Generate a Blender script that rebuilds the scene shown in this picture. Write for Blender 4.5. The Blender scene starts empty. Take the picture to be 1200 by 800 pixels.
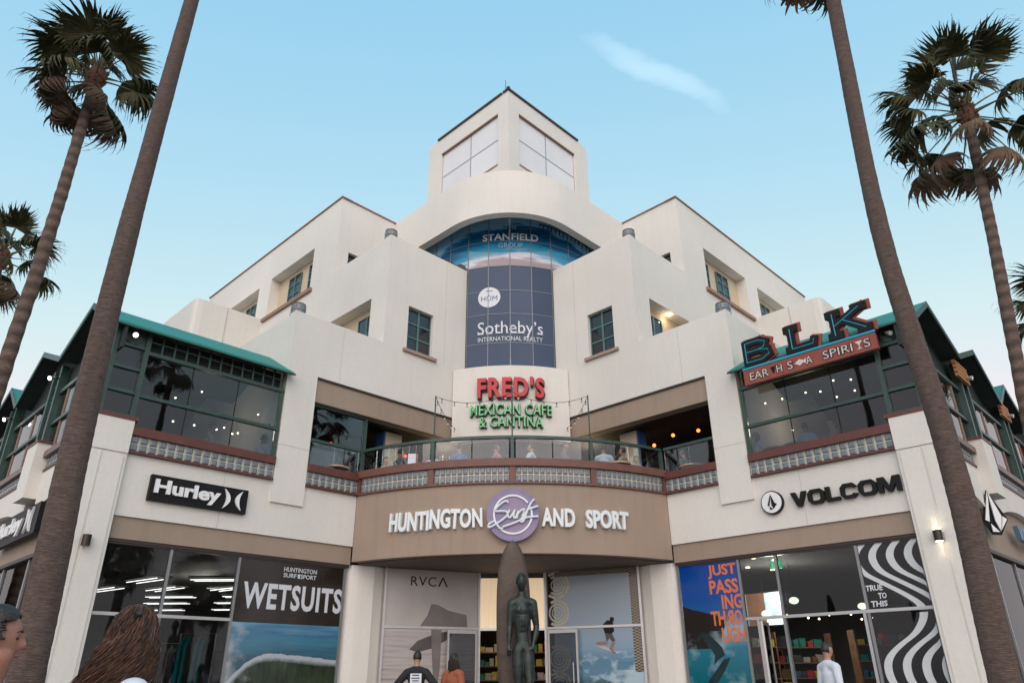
import bpy, bmesh, math, random
from mathutils import Vector, Matrix, noise
R2 = math.sqrt(2.0); rad = math.radians
rnd = random.Random(7)
SC = bpy.context.scene
COL = SC.collection

# ------------------------------------------------------------------ camera, sky, sun, exposure
cam_d = bpy.data.cameras.new('camera'); cam = bpy.data.objects.new('camera', cam_d); COL.objects.link(cam)
SC.camera = cam
cam_d.sensor_width = 36.0; cam_d.lens = 36.0 * 843.0 / 1200.0; cam_d.clip_end = 4000; cam_d.clip_start = .05
TH, RO, YA = rad(25.12), rad(-.43), rad(.66)
fw = Vector((math.sin(YA)*math.cos(TH), math.cos(YA)*math.cos(TH), math.sin(TH)))
r0 = Vector((math.cos(YA), -math.sin(YA), 0)); u0_ = r0.cross(fw)
rr = r0*math.cos(RO) + u0_*math.sin(RO); uu = -r0*math.sin(RO) + u0_*math.cos(RO)
cam.matrix_world = Matrix(((rr.x, uu.x, -fw.x, -.2), (rr.y, uu.y, -fw.y, 0), (rr.z, uu.z, -fw.z, 1.35), (0, 0, 0, 1)))

SUN_EL, SUN_AZ = rad(24), rad(184)          # azimuth clockwise from +y: low sun behind the camera, a little left
W = bpy.data.worlds.new('World'); SC.world = W; W.use_nodes = True
nt = W.node_tree; N = nt.nodes; L = nt.links
bg = N['Background']; bg.inputs['Strength'].default_value = .15
sky = N.new('ShaderNodeTexSky'); sky.sky_type = 'NISHITA'; sky.sun_disc = False
sky.sun_elevation = SUN_EL; sky.sun_rotation = SUN_AZ; sky.air_density = 1.0; sky.dust_density = .6; sky.ozone_density = 2.0
hsv = N.new('ShaderNodeHueSaturation'); hsv.inputs['Saturation'].default_value = .82
L.new(sky.outputs[0], hsv.inputs['Color'])
# the photograph's cyan grade: each channel of the sky gets its own gain and contrast, over the whole dome alike
sepc = N.new('ShaderNodeSeparateColor'); comc = N.new('ShaderNodeCombineColor'); L.new(hsv.outputs[0], sepc.inputs[0])
for i_, (g_, k_) in enumerate(((.975, 1.204), (.40, 1.93), (.12, 2.66))):
    mn = N.new('ShaderNodeMath'); mn.operation = 'MINIMUM'; mn.inputs[1].default_value = (2.6, 2.7, 2.7)[i_]; L.new(sepc.outputs[i_], mn.inputs[0])      # pale shoulder near the horizon, as the film has it
    pw = N.new('ShaderNodeMath'); pw.operation = 'POWER'; pw.inputs[1].default_value = g_; L.new(mn.outputs[0], pw.inputs[0])
    ml = N.new('ShaderNodeMath'); ml.operation = 'MULTIPLY'; ml.inputs[1].default_value = k_; L.new(pw.outputs[0], ml.inputs[0]); L.new(ml.outputs[0], comc.inputs[i_])
# one thin wisp of cirrus, fixed by its direction in the sky
tc = N.new('ShaderNodeTexCoord')
cdir = []
for (px, py) in ((688, 52), (770, 84), (852, 130)):
    d = rr*(px-600)/843 + uu*-(py-400)/843 + fw; cdir.append(d.normalized())
ax = (cdir[2]-cdir[0]); alen = ax.length; ax.normalize(); nz = cdir[1].copy(); ay = nz.cross(ax).normalized()
def dotn(v, off):
    m = N.new('ShaderNodeVectorMath'); m.operation = 'DOT_PRODUCT'; m.inputs[1].default_value = v
    L.new(tc.outputs['Generated'], m.inputs[0])
    s = N.new('ShaderNodeMath'); s.operation = 'SUBTRACT'; s.inputs[1].default_value = off; L.new(m.outputs['Value'], s.inputs[0]); return s.outputs[0]
def math_n(op, a, b=None, cl=False):
    m = N.new('ShaderNodeMath'); m.operation = op; m.use_clamp = cl
    for i, x in enumerate((a, b)):
        if x is None: continue
        if isinstance(x, (int, float)): m.inputs[i].default_value = x
        else: L.new(x, m.inputs[i])
    return m.outputs[0]
ca = math_n('DIVIDE', dotn(ax, cdir[1].dot(ax)), alen*.56); cb = math_n('DIVIDE', dotn(ay, 0.0), alen*.09)
ns = N.new('ShaderNodeTexNoise'); ns.inputs['Scale'].default_value = 9; ns.inputs['Detail'].default_value = 6; ns.inputs['Roughness'].default_value = .6
mp = N.new('ShaderNodeMapping'); mp.inputs['Rotation'].default_value = (0, 0, 0); mp.inputs['Scale'].default_value = (1, 1, 3.2)
L.new(tc.outputs['Generated'], mp.inputs[0]); L.new(mp.outputs[0], ns.inputs['Vector'])
nn = math_n('MULTIPLY', math_n('SUBTRACT', ns.outputs['Fac'], .5), 2.2)
r2 = math_n('ADD', math_n('MULTIPLY', ca, ca), math_n('MULTIPLY', math_n('ADD', cb, nn), math_n('ADD', cb, nn)))
cm = math_n('MULTIPLY', math_n('SUBTRACT', 1.0, r2, True), .17)
mixc = N.new('ShaderNodeMixRGB'); L.new(cm, mixc.inputs['Fac']); L.new(comc.outputs[0], mixc.inputs['Color1'])
mixc.inputs['Color2'].default_value = (4.6, 5.2, 5.6, 1)
L.new(mixc.outputs[0], bg.inputs['Color'])

sd = bpy.data.lights.new('sun', 'SUN'); sd.energy = 1.2; sd.angle = rad(75); sd.color = (1.0, .90, .86)
so = bpy.data.objects.new('sun', sd); COL.objects.link(so)
sv = Vector((math.sin(SUN_AZ)*math.cos(SUN_EL), math.cos(SUN_AZ)*math.cos(SUN_EL), math.sin(SUN_EL)))
so.rotation_euler = sv.to_track_quat('Z', 'Y').to_euler()
SC.view_settings.view_transform = 'Standard'; SC.view_settings.look = 'None'; SC.view_settings.gamma = 1
SC.view_settings.exposure = 1.0
SC.cycles.max_bounces = 8; SC.cycles.transparent_max_bounces = 16

# ------------------------------------------------------------------ helpers
class MB:
    def __init__(s): s.v = []; s.f = []; s.m = []
    def add(s, vs, fs, mi=0):
        n = len(s.v); s.v += [tuple(p) for p in vs]; s.f += [tuple(i+n for i in f) for f in fs]; s.m += [mi]*len(fs)
    def box(s, fr, u0, u1, o0, o1, z0, z1, mi=0):
        P = [fr(u, o, z) for u in (u0, u1) for o in (o0, o1) for z in (z0, z1)]
        s.add(P, [(0,1,3,2), (4,6,7,5), (0,4,5,1), (2,3,7,6), (0,2,6,4), (1,5,7,3)], mi)
    def prism(s, poly, z0, z1, mi=0):
        n = len(poly)
        s.add([(x, y, z0) for x, y in poly] + [(x, y, z1) for x, y in poly],
              [tuple(range(n)), tuple(range(n, 2*n))] + [(i, (i+1) % n, n+(i+1) % n, n+i) for i in range(n)], mi)
    def ext(s, poly, fn, d0, d1, mi=0):
        """flat polygon (a,b) extruded in d through fn(a,b,d)"""
        n = len(poly)
        s.add([fn(a, b, d0) for a, b in poly] + [fn(a, b, d1) for a, b in poly],
              [tuple(range(n)), tuple(range(n, 2*n))] + [(i, (i+1) % n, n+(i+1) % n, n+i) for i in range(n)], mi)
    def tube(s, pts, r, n=8, cap=True, mi=0):
        pts = [Vector(p) for p in pts]; rs = r if isinstance(r, (list, tuple)) else [r]*len(pts)
        rings = []; up = Vector((0, 0, 1))
        for i, p in enumerate(pts):
            t = (pts[min(i+1, len(pts)-1)] - pts[max(i-1, 0)]).normalized()
            a = t.cross(up if abs(t.z) < .95 else Vector((1, 0, 0))).normalized(); b = t.cross(a)
            rings.append([p + (a*math.cos(2*math.pi*k/n) + b*math.sin(2*math.pi*k/n))*rs[i] for k in range(n)])
        vs = [q for rg in rings for q in rg]; fs = []
        for i in range(len(pts)-1):
            for k in range(n): fs.append((i*n+k, i*n+(k+1) % n, (i+1)*n+(k+1) % n, (i+1)*n+k))
        if cap: fs += [tuple(range(n)), tuple(range((len(pts)-1)*n, len(pts)*n))]
        s.add(vs, fs, mi)
    def ball(s, c, r, n=8, sx=1, sy=1, sz=1, mi=0):
        vs = [(c[0], c[1], c[2]-r*sz)]; fs = []
        for i in range(1, n):
            t = math.pi*i/n
            for k in range(2*n):
                a = math.pi*k/n; vs.append((c[0]+r*sx*math.sin(t)*math.cos(a), c[1]+r*sy*math.sin(t)*math.sin(a), c[2]-r*sz*math.cos(t)))
        vs.append((c[0], c[1], c[2]+r*sz)); m = 2*n
        for k in range(m): fs.append((0, 1+(k+1) % m, 1+k)); fs.append((len(vs)-1, 1+(n-2)*m+k, 1+(n-2)*m+(k+1) % m))
        for i in range(n-2):
            for k in range(m): fs.append((1+i*m+k, 1+i*m+(k+1) % m, 1+(i+1)*m+(k+1) % m, 1+(i+1)*m+k))
        s.add(vs, fs, mi)
    def mesh(s, name, mats, smooth=None):
        me = bpy.data.meshes.new(name); me.from_pydata(s.v, [], s.f)
        for m in (mats if isinstance(mats, (list, tuple)) else [mats]): me.materials.append(m)
        if any(s.m): me.polygons.foreach_set('material_index', s.m)
        bm = bmesh.new(); bm.from_mesh(me); bmesh.ops.recalc_face_normals(bm, faces=bm.faces); bm.to_mesh(me); bm.free()
        if smooth:
            me.shade_smooth(); me.set_sharp_from_angle(angle=rad(smooth))
        me.update(); return me
    def build(s, name, mats, parent=None, smooth=None, label=None):
        return link(name, s.mesh(name, mats, smooth), parent, label)
def link(name, me, parent=None, label=None):
    o = bpy.data.objects.new(name, me); COL.objects.link(o)
    if parent is not None:
        o.parent = parent
        if 'category' in parent.keys(): o.matrix_parent_inverse = Matrix.Translation(-parent.location)
    if label: o['label'] = label
    return o
def tag(o, label, cat, group=None):
    o['label'] = label; o['category'] = cat
    if group: o['group'] = group
    return o
def thing(name, label, cat, group=None, loc=(0, 0, 0)):
    o = bpy.data.objects.new(name, None); COL.objects.link(o); o.location = loc; o.empty_display_size = .2
    return tag(o, label, cat, group)
def stuff(o): o['kind'] = 'stuff'; return o
def struct(o): o['kind'] = 'structure'; return o
def copy_tree(src, parent=None):
    c = src.copy(); COL.objects.link(c)
    if parent is not None: c.parent = parent; c.matrix_parent_inverse = src.matrix_parent_inverse.copy()
    for ch in list(src.children): copy_tree(ch, c)
    return c

ORD = ['leftmost', 'second from the left', 'third from the left', 'fourth from the left', 'fifth from the left', 'sixth from the left', 'seventh from the left', 'eighth from the left', 'ninth from the left', 'tenth from the left', 'eleventh from the left', 'twelfth from the left', 'thirteenth from the left', 'rightmost']
def ordinals(objs, what):      # name each of a row of alike lamps by its place in the view
    key = lambda o: (o.location.x+.2)/max(.1, o.location.y*.905+(o.location.z-1.35)*.4245)
    for i, o in enumerate(sorted(objs, key=key)): o['label'] = (ORD[i] if i < len(objs)-1 else 'rightmost') + ' of the ' + what

def IN(c, sg):   # facades that face the plaza: y = c - |x|
    def f(u, o, z): return (sg*u - sg*o/R2, c - u - o/R2, z)
    f.sg = sg; return f
def OUT(k, sg):  # facades that face away to the streets: y = k + |x|
    def f(u, o, z): return (sg*u + sg*o/R2, k + u - o/R2, z)
    f.sg = sg; return f
WF = lambda u, o, z: (u, o, z)
def ARC(R, yc):  # u = angle from the axis in radians, o outward
    def f(u, o, z): return ((R+o)*math.sin(u), yc - (R+o)*math.cos(u), z)
    f.sg = 1; return f
def wall(mb, fr, u0, u1, z0, z1, th, holes=(), o=0.0, mi=0, extra_u=()):
    us = sorted({u0, u1, *[h[0] for h in holes], *[h[1] for h in holes], *extra_u}); us = [u for u in us if u0-1e-6 <= u <= u1+1e-6]
    zs = sorted({z0, z1, *[h[2] for h in holes], *[h[3] for h in holes]}); zs = [z for z in zs if z0-1e-6 <= z <= z1+1e-6]
    nu, nz = len(us)-1, len(zs)-1
    def solid(i, j):
        if not (0 <= i < nu and 0 <= j < nz): return False
        cu, cz = (us[i]+us[i+1])/2, (zs[j]+zs[j+1])/2
        return not any(h[0] < cu < h[1] and h[2] < cz < h[3] for h in holes)
    idx = {}
    vs = []; fs = []
    def V(i, j, b):
        k = (i, j, b)
        if k not in idx: idx[k] = len(vs); vs.append(fr(us[i], o - (th if b else 0), zs[j]))
        return idx[k]
    for i in range(nu):
        for j in range(nz):
            if not solid(i, j): continue
            fs.append((V(i,j,0), V(i+1,j,0), V(i+1,j+1,0), V(i,j+1,0))); fs.append((V(i,j,1), V(i,j+1,1), V(i+1,j+1,1), V(i+1,j,1)))
            if not solid(i-1, j): fs.append((V(i,j,0), V(i,j+1,0), V(i,j+1,1), V(i,j,1)))
            if not solid(i+1, j): fs.append((V(i+1,j,0), V(i+1,j,1), V(i+1,j+1,1), V(i+1,j+1,0)))
            if not solid(i, j-1): fs.append((V(i,j,0), V(i,j,1), V(i+1,j,1), V(i+1,j,0)))
            if not solid(i, j+1): fs.append((V(i,j+1,0), V(i+1,j+1,0), V(i+1,j+1,1), V(i,j+1,1)))
    mb.add(vs, fs, mi)
def arcwall(mb, R, yc, a0, a1, z0, z1, th, n=24, mi=0):
    f = ARC(R, yc); vs = []; fs = []
    for i in range(n+1):
        a = a0 + (a1-a0)*i/n
        vs += [f(a, 0, z0), f(a, 0, z1), f(a, -th, z1), f(a, -th, z0)]
    for i in range(n):
        b = i*4
        for k in range(4): fs.append((b+k, b+(k+1) % 4, b+4+(k+1) % 4, b+4+k))
    fs += [(0, 1, 2, 3), tuple(n*4+k for k in range(4))]
    mb.add(vs, fs, mi)

# ------------------------------------------------------------------ materials
MATS = {}
def new_mat(name):
    m = bpy.data.materials.new(name); m.use_nodes = True; return m, m.node_tree.nodes, m.node_tree.links, m.node_tree.nodes['Principled BSDF']
def mat(name, col, rough=.6, var=.12, vscale=3.0, bump=.0, bscale=60.0, stretch=(1, 1, 1), metal=0.0, emis=None, estr=0.0, col2=None, stain=0.0, speck=0.0, each=0.0):
    if name in MATS: return MATS[name]
    m, n, l, b = new_mat(name); MATS[name] = m
    b.inputs['Roughness'].default_value = rough; b.inputs['Metallic'].default_value = metal
    tcn = n.new('ShaderNodeTexCoord'); mpn = n.new('ShaderNodeMapping'); mpn.inputs['Scale'].default_value = stretch
    l.new(tcn.outputs['Object'], mpn.inputs[0])
    nz_ = n.new('ShaderNodeTexNoise'); nz_.inputs['Scale'].default_value = vscale; nz_.inputs['Detail'].default_value = 5
    l.new(mpn.outputs[0], nz_.inputs['Vector'])
    cr = n.new('ShaderNodeValToRGB'); cr.color_ramp.elements[0].position = .3; cr.color_ramp.elements[1].position = .7
    c2 = col2 or tuple(min(1, c*(1+var)) for c in col); c1 = col if col2 else tuple(c*(1-var) for c in col)
    cr.color_ramp.elements[0].color = (*c1, 1); cr.color_ramp.elements[1].color = (*c2, 1)
    l.new(nz_.outputs['Fac'], cr.inputs[0]); out = cr.outputs[0]
    if stain:
        mp2 = n.new('ShaderNodeMapping'); mp2.inputs['Scale'].default_value = (5, 5, .35); l.new(tcn.outputs['Object'], mp2.inputs[0])
        n2 = n.new('ShaderNodeTexNoise'); n2.inputs['Scale'].default_value = 1.2; n2.inputs['Detail'].default_value = 6; l.new(mp2.outputs[0], n2.inputs['Vector'])
        r_ = n.new('ShaderNodeValToRGB'); r_.color_ramp.elements[0].position = .5; r_.color_ramp.elements[1].position = .8
        r_.color_ramp.elements[0].color = (1, 1, 1, 1); r_.color_ramp.elements[1].color = (1-stain, 1-stain*1.05, 1-stain*1.2, 1)
        l.new(n2.outputs['Fac'], r_.inputs[0])
        mx = n.new('ShaderNodeMixRGB'); mx.blend_type = 'MULTIPLY'; mx.inputs[0].default_value = 1; l.new(out, mx.inputs[1]); l.new(r_.outputs[0], mx.inputs[2]); out = mx.outputs[0]
    if speck:
        n4 = n.new('ShaderNodeTexNoise'); n4.inputs['Scale'].default_value = 11; n4.inputs['Detail'].default_value = 9; n4.inputs['Roughness'].default_value = .75; l.new(tcn.outputs['Object'], n4.inputs['Vector'])
        mr = n.new('ShaderNodeMapRange'); mr.inputs[1].default_value = .3; mr.inputs[2].default_value = .7; mr.inputs[3].default_value = 1-speck; mr.inputs[4].default_value = 1+speck*.6; l.new(n4.outputs['Fac'], mr.inputs[0])
        mx = n.new('ShaderNodeMixRGB'); mx.blend_type = 'MULTIPLY'; mx.inputs[0].default_value = 1; l.new(out, mx.inputs[1]); l.new(mr.outputs[0], mx.inputs[2]); out = mx.outputs[0]
    if each:       # every pane or slat a touch different
        oi = n.new('ShaderNodeObjectInfo'); mr = n.new('ShaderNodeMapRange'); mr.inputs[3].default_value = 1-each; mr.inputs[4].default_value = 1+each; l.new(oi.outputs['Random'], mr.inputs[0])
        mx = n.new('ShaderNodeMixRGB'); mx.blend_type = 'MULTIPLY'; mx.inputs[0].default_value = 1; l.new(out, mx.inputs[1]); l.new(mr.outputs[0], mx.inputs[2]); out = mx.outputs[0]
    l.new(out, b.inputs['Base Color'])
    if bump:
        n3 = n.new('ShaderNodeTexNoise'); n3.inputs['Scale'].default_value = bscale; n3.inputs['Detail'].default_value = 4; l.new(mpn.outputs[0], n3.inputs['Vector'])
        bp = n.new('ShaderNodeBump'); bp.inputs['Strength'].default_value = bump; bp.inputs['Distance'].default_value = .02
        l.new(n3.outputs['Fac'], bp.inputs['Height']); l.new(bp.outputs[0], b.inputs['Normal'])
    if emis: b.inputs['Emission Color'].default_value = (*emis, 1); b.inputs['Emission Strength'].default_value = estr
    return m
def glass(name, tint, refl=1.0, rough=.02, opac=0.0, base=(.02, .03, .04), ior=1.5):
    """thin pane: see-through with Fresnel reflection, optional share of opaque tint"""
    if name in MATS: return MATS[name]
    m, n, l, b = new_mat(name); MATS[name] = m; n.remove(b)
    out = n['Material Output']; tr = n.new('ShaderNodeBsdfTransparent'); tr.inputs[0].default_value = (*tint, 1)
    gl = n.new('ShaderNodeBsdfGlossy'); gl.inputs['Roughness'].default_value = rough; gl.inputs[0].default_value = (refl, refl, refl, 1)
    fr_ = n.new('ShaderNodeFresnel'); fr_.inputs[0].default_value = ior
    tcn = n.new('ShaderNodeTexCoord'); nz_ = n.new('ShaderNodeTexNoise'); nz_.inputs['Scale'].default_value = .9; l.new(tcn.outputs['Object'], nz_.inputs['Vector'])
    bp = n.new('ShaderNodeBump'); bp.inputs['Strength'].default_value = .05; bp.inputs['Distance'].default_value = .05; l.new(nz_.outputs['Fac'], bp.inputs['Height'])
    l.new(bp.outputs[0], gl.inputs['Normal'])
    s = tr.outputs[0]
    if opac:
        df = n.new('ShaderNodeBsdfDiffuse'); df.inputs[0].default_value = (*base, 1); mo = n.new('ShaderNodeMixShader'); mo.inputs[0].default_value = opac
        l.new(tr.outputs[0], mo.inputs[1]); l.new(df.outputs[0], mo.inputs[2]); s = mo.outputs[0]
    mx = n.new('ShaderNodeMixShader'); l.new(fr_.outputs[0], mx.inputs[0]); l.new(s, mx.inputs[1]); l.new(gl.outputs[0], mx.inputs[2])
    l.new(mx.outputs[0], out.inputs[0]); return m

stucco = mat('stucco_cream', (.725, .69, .63), .85, .045, .45, .25, 90, stain=.04, speck=.055)
taupe = mat('stucco_taupe', (.335, .255, .195), .85, .05, .8, .25, 90, stain=.10)
recess_m = mat('stucco_warm', (.60, .48, .34), .85, .05, 1.0, .2, 90)
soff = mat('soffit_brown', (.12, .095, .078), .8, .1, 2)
trimr = mat('trim_brick_red', (.115, .033, .026), .45, .12, 4)
coping = mat('coping_brown', (.30, .17, .12), .6, .12, 5)
sill_m = mat('sill_pinkish', (.36, .25, .2), .7, .08, 5)
green = mat('green_steel', (.028, .062, .05), .4, .15, 6)
green_w = mat('green_window_paint', (.085, .165, .165), .45, .1, 6)
teal = mat('teal_roof', (.010, .20, .16), .55, .10, 1.2, speck=.08)
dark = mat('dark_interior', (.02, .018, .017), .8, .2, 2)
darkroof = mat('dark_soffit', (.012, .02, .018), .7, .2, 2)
mull = mat('mullion_grey', (.36, .38, .40), .4, .06, 5, metal=.3)
alu = mat('aluminium', (.55, .54, .53), .35, .05, 5, metal=.6)
black = mat('black_paint', (.010, .010, .010), .5, .2, 8); black.node_tree.nodes['Principled BSDF'].inputs['Specular IOR Level'].default_value = .2
white = mat('white_paint', (.8, .8, .79), .45, .03, 6)
brownt = mat('dark_brown_trim', (.05, .035, .03), .5, .1, 4)
mortar = mat('block_mortar', (.52, .49, .40), .7, .08, 12)
g_shop = glass('shop_glass', (.66, .68, .69), refl=.62)
g_rest = glass('terrace_glass', (.66, .72, .78))
g_rail = glass('rail_glass', (.88, .92, .93))
win_g = mat('window_glass_dark', (.012, .02, .028), .05, .3, 1.5, each=.4); win_g.node_tree.nodes['Principled BSDF'].inputs['IOR'].default_value = 1.6
sky_white = mat('tower_glass', (.74, .73, .73), .5, .03, .8, each=.05)  # pale colour stands in for bright sky reflected in the tower panes

# ------------------------------------------------------------------ ground and rooms
g = MB(); g.add([(-900, -900, 0), (900, -900, 0), (900, 900, 0), (-900, 900, 0)], [(0, 1, 2, 3)])
struct(g.build('ground', mat('asphalt_ground', (.17, .16, .155), .9, .15, .4, .3, 20)))
g = MB(); g.prism([(-30, -6), (30, -6), (30, 40), (-30, 40)], .0, .12)
struct(g.build('plaza_paving', mat('plaza_concrete', (.24, .215, .195), .85, .1, .8, .3, 12)))

BLD = thing('corner_building', 'white stucco corner building with stepped terraces, curved glass front and square tower', 'building')
def P(mb, name, m, parent=None, smooth=None, label=None): return mb.build(name, m, parent or BLD, smooth, label)

# ------------------------------------------------------------------ walls
def window(fr, u0, u1, z0, z1, o, nx, nz, parent, fw_=.045, sill=True):
    mb = MB(); w = fw_/R2
    hs = []; du = (u1-u0)/nx; dz = (z1-z0)/nz
    for i in range(nx):
        for j in range(nz): hs.append((u0+du*i+w*.75, u0+du*(i+1)-w*.75, z0+dz*j+fw_*.55, z0+dz*(j+1)-fw_*.55))
    wall(mb, fr, u0, u1, z0, z1, .06, hs, o)
    f = P(mb, 'window', green_w, parent)
    for h in hs:
        p = MB(); p.box(fr, h[0]-.004, h[1]+.004, o-.045, o-.03, h[2]-.004, h[3]+.004); p.build('pane', win_g, f)
    if sill:
        s = MB(); s.box(fr, u0-.11, u1+.11, -.05, .09, z0-.13, z0-.03); s.build('sill', sill_m, f)
    return f
for sg in (-1, 1):
    F24 = IN(24, sg)
    w = MB()
    wall(w, F24, 1.45, 6.04, 5.4, 14.68, .3, [(3.93, 6.04, 10.76, 14.68), (2.57, 3.30, 10.83, 12.35), (1.45, 5.4, 5.4, 9.0)])
    P(w, 'wall', stucco)
    window(F24, 2.57, 3.30, 10.83, 12.33, -.12, 2, 3, BLD)
    w = MB(); wall(w, OUT(11.92, sg), 6.04+.212, 11.4, 5.95, 10.70, .3); P(w, 'wall', stucco)
    O = OUT(16.14, sg)
    w = MB(); wall(w, O, 3.93+.213, 6.33, 9.6, 14.66, .42, [(4.53, 6.25, 10.6, 12.6)]); P(w, 'wall', stucco)
    w = MB(); w.box(O, 4.3, 6.6, -.42, -.52, 10.2, 12.9); P(w, 'recess_wall', recess_m)
    window(O, 4.66, 5.38, 11.0, 12.3, -.345, 2, 2, BLD, sill=False)
    w = MB(); wall(w, IN(28.8, sg), 4.2, 6.33, 9.6, 17.92, .42, [(5.2, 5.98, 14.95, 15.72)]); P(w, 'wall', stucco)
    window(IN(28.8, sg), 5.2, 5.98, 14.95, 15.72, -.12, 2, 1, BLD, sill=False)
    w = MB(); wall(w, O, 6.33+.298, 14.3, 9.6, 17.92, .42, [(7.5, 9.85, 14.6, 16.42), (10.55, 12.7, 14.6, 16.38)]); P(w, 'wall', stucco)
    w = MB(); w.box(O, 7.2, 13.2, -.42, -.52, 14.0, 16.9); P(w, 'recess_wall', recess_m)
    window(O, 7.7, 8.12, 15.1, 16.14, -.345, 2, 3, BLD, sill=False)
    window(O, 8.55, 9.2, 14.9, 16.14, -.345, 2, 3, BLD, sill=False)
    window(O, 11.2, 11.8, 14.9, 16.1, -.345, 2, 3, BLD, sill=False)
    w = MB(); w.box(O, 7.36, 10.0, -.2, .10, 14.46, 14.598); P(w, 'ledge', coping)
    w = MB(); w.box(O, 6.28, 14.3, -.42, .05, 17.925, 17.965); w.box(IN(28.8, sg), 4.2, 6.30, -.42, .05, 17.928, 17.968); P(w, 'coping', coping)
    # stair block parapet with a rounded end
    w = MB(); pl = [(10.13, 26.27), (11.8, 24.6), (11.95, 24.5), (12.1, 24.52), (12.24, 24.62), (14.2, 26.6), (12.6, 28.7)]
    w.prism([(sg*x, y) for x, y in pl], 7.5, 14.70); P(w, 'wall', stucco)
    # unseen roof decks, put in to block light
    w = MB(); w.prism([(sg*x, y) for x, y in [(1.7, 22.5), (3.85, 20.4), (6.3, 22.75), (4.6, 24.4), (3.9, 25.5), (1.7, 24.9)]], 13.8, 14.0); P(w, 'unseen_roof_deck', taupe)
    w = MB(); w.prism([(sg*x, y) for x, y in [(3.9, 20.4), (6.0, 18.3), (10.5, 22.7), (10.1, 26.0)]], 9.4, 9.55); P(w, 'unseen_roof_deck', taupe)
w = MB(); w.prism([(-4.5, 24.5), (-6.3, 22.85), (-14.2, 30.8), (-10, 36), (10, 36), (14.2, 30.8), (6.3, 22.85), (4.5, 24.5)], 17.2, 17.35); P(w, 'unseen_roof_deck', taupe)  # unseen slab over the upper blocks, added to keep light out

jm = mat('joint_shadow', (.48, .43, .40), .9, .1, 4)
for sg in (-1, 1):
    F24 = IN(24, sg)
    w = MB(); w.box(F24, 5.402, 6.038, .0005, .004, 6.88, 6.892); P(w, 'joint', jm)
    w = MB(); w.box(IN(36.37, sg), 11.1, 11.112, .0, .012, 9, 14.69); P(w, 'joint', jm)
    for u, z0, z1 in ((4.9, 9.002, 10.75), (2.2, 10.7, 14.6)): w = MB(); w.box(F24, u, u+.006, .0005, .003, z0, z1); P(w, 'joint', jm)
    w = MB(); w.box(F24, 6.9, 6.906, -.0595, -.056, 4.6, 5.92); P(w, 'joint', jm)
# curved upper band with its soffit
Ra, ya = 2.95, 23.83
def lip(n=28, end=4.62):
    pts = [(-end, 19.66+end)]
    for i in range(n+1):
        a = -math.pi/4 + math.pi/2*i/n; pts.append((Ra*math.sin(a), ya-Ra*math.cos(a)))
    pts.append((end, 19.66+end)); return pts
Lp = lip(); nL = len(Lp)
def offset(pts, d):
    out = []
    for i, p in enumerate(pts):
        a = pts[max(0, i-1)]; b = pts[min(len(pts)-1, i+1)]; t = Vector((b[0]-a[0], b[1]-a[1])).normalized()
        out.append((p[0]-t.y*d, p[1]+t.x*d))
    return out
Li = offset(Lp, .3)
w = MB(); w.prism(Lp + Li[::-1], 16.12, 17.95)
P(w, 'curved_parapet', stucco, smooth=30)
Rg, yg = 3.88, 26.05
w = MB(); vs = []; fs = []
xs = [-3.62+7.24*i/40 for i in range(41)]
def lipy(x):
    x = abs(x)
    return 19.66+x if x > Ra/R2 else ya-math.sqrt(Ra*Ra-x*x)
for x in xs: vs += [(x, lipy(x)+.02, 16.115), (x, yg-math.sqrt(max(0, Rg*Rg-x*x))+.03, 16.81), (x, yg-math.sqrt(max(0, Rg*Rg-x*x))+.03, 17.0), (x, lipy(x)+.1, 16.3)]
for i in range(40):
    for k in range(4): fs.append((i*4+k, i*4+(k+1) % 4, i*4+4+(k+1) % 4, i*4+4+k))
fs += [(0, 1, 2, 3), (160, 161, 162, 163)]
w.add(vs, fs); P(w, 'curved_soffit', soff, smooth=30)

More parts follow.
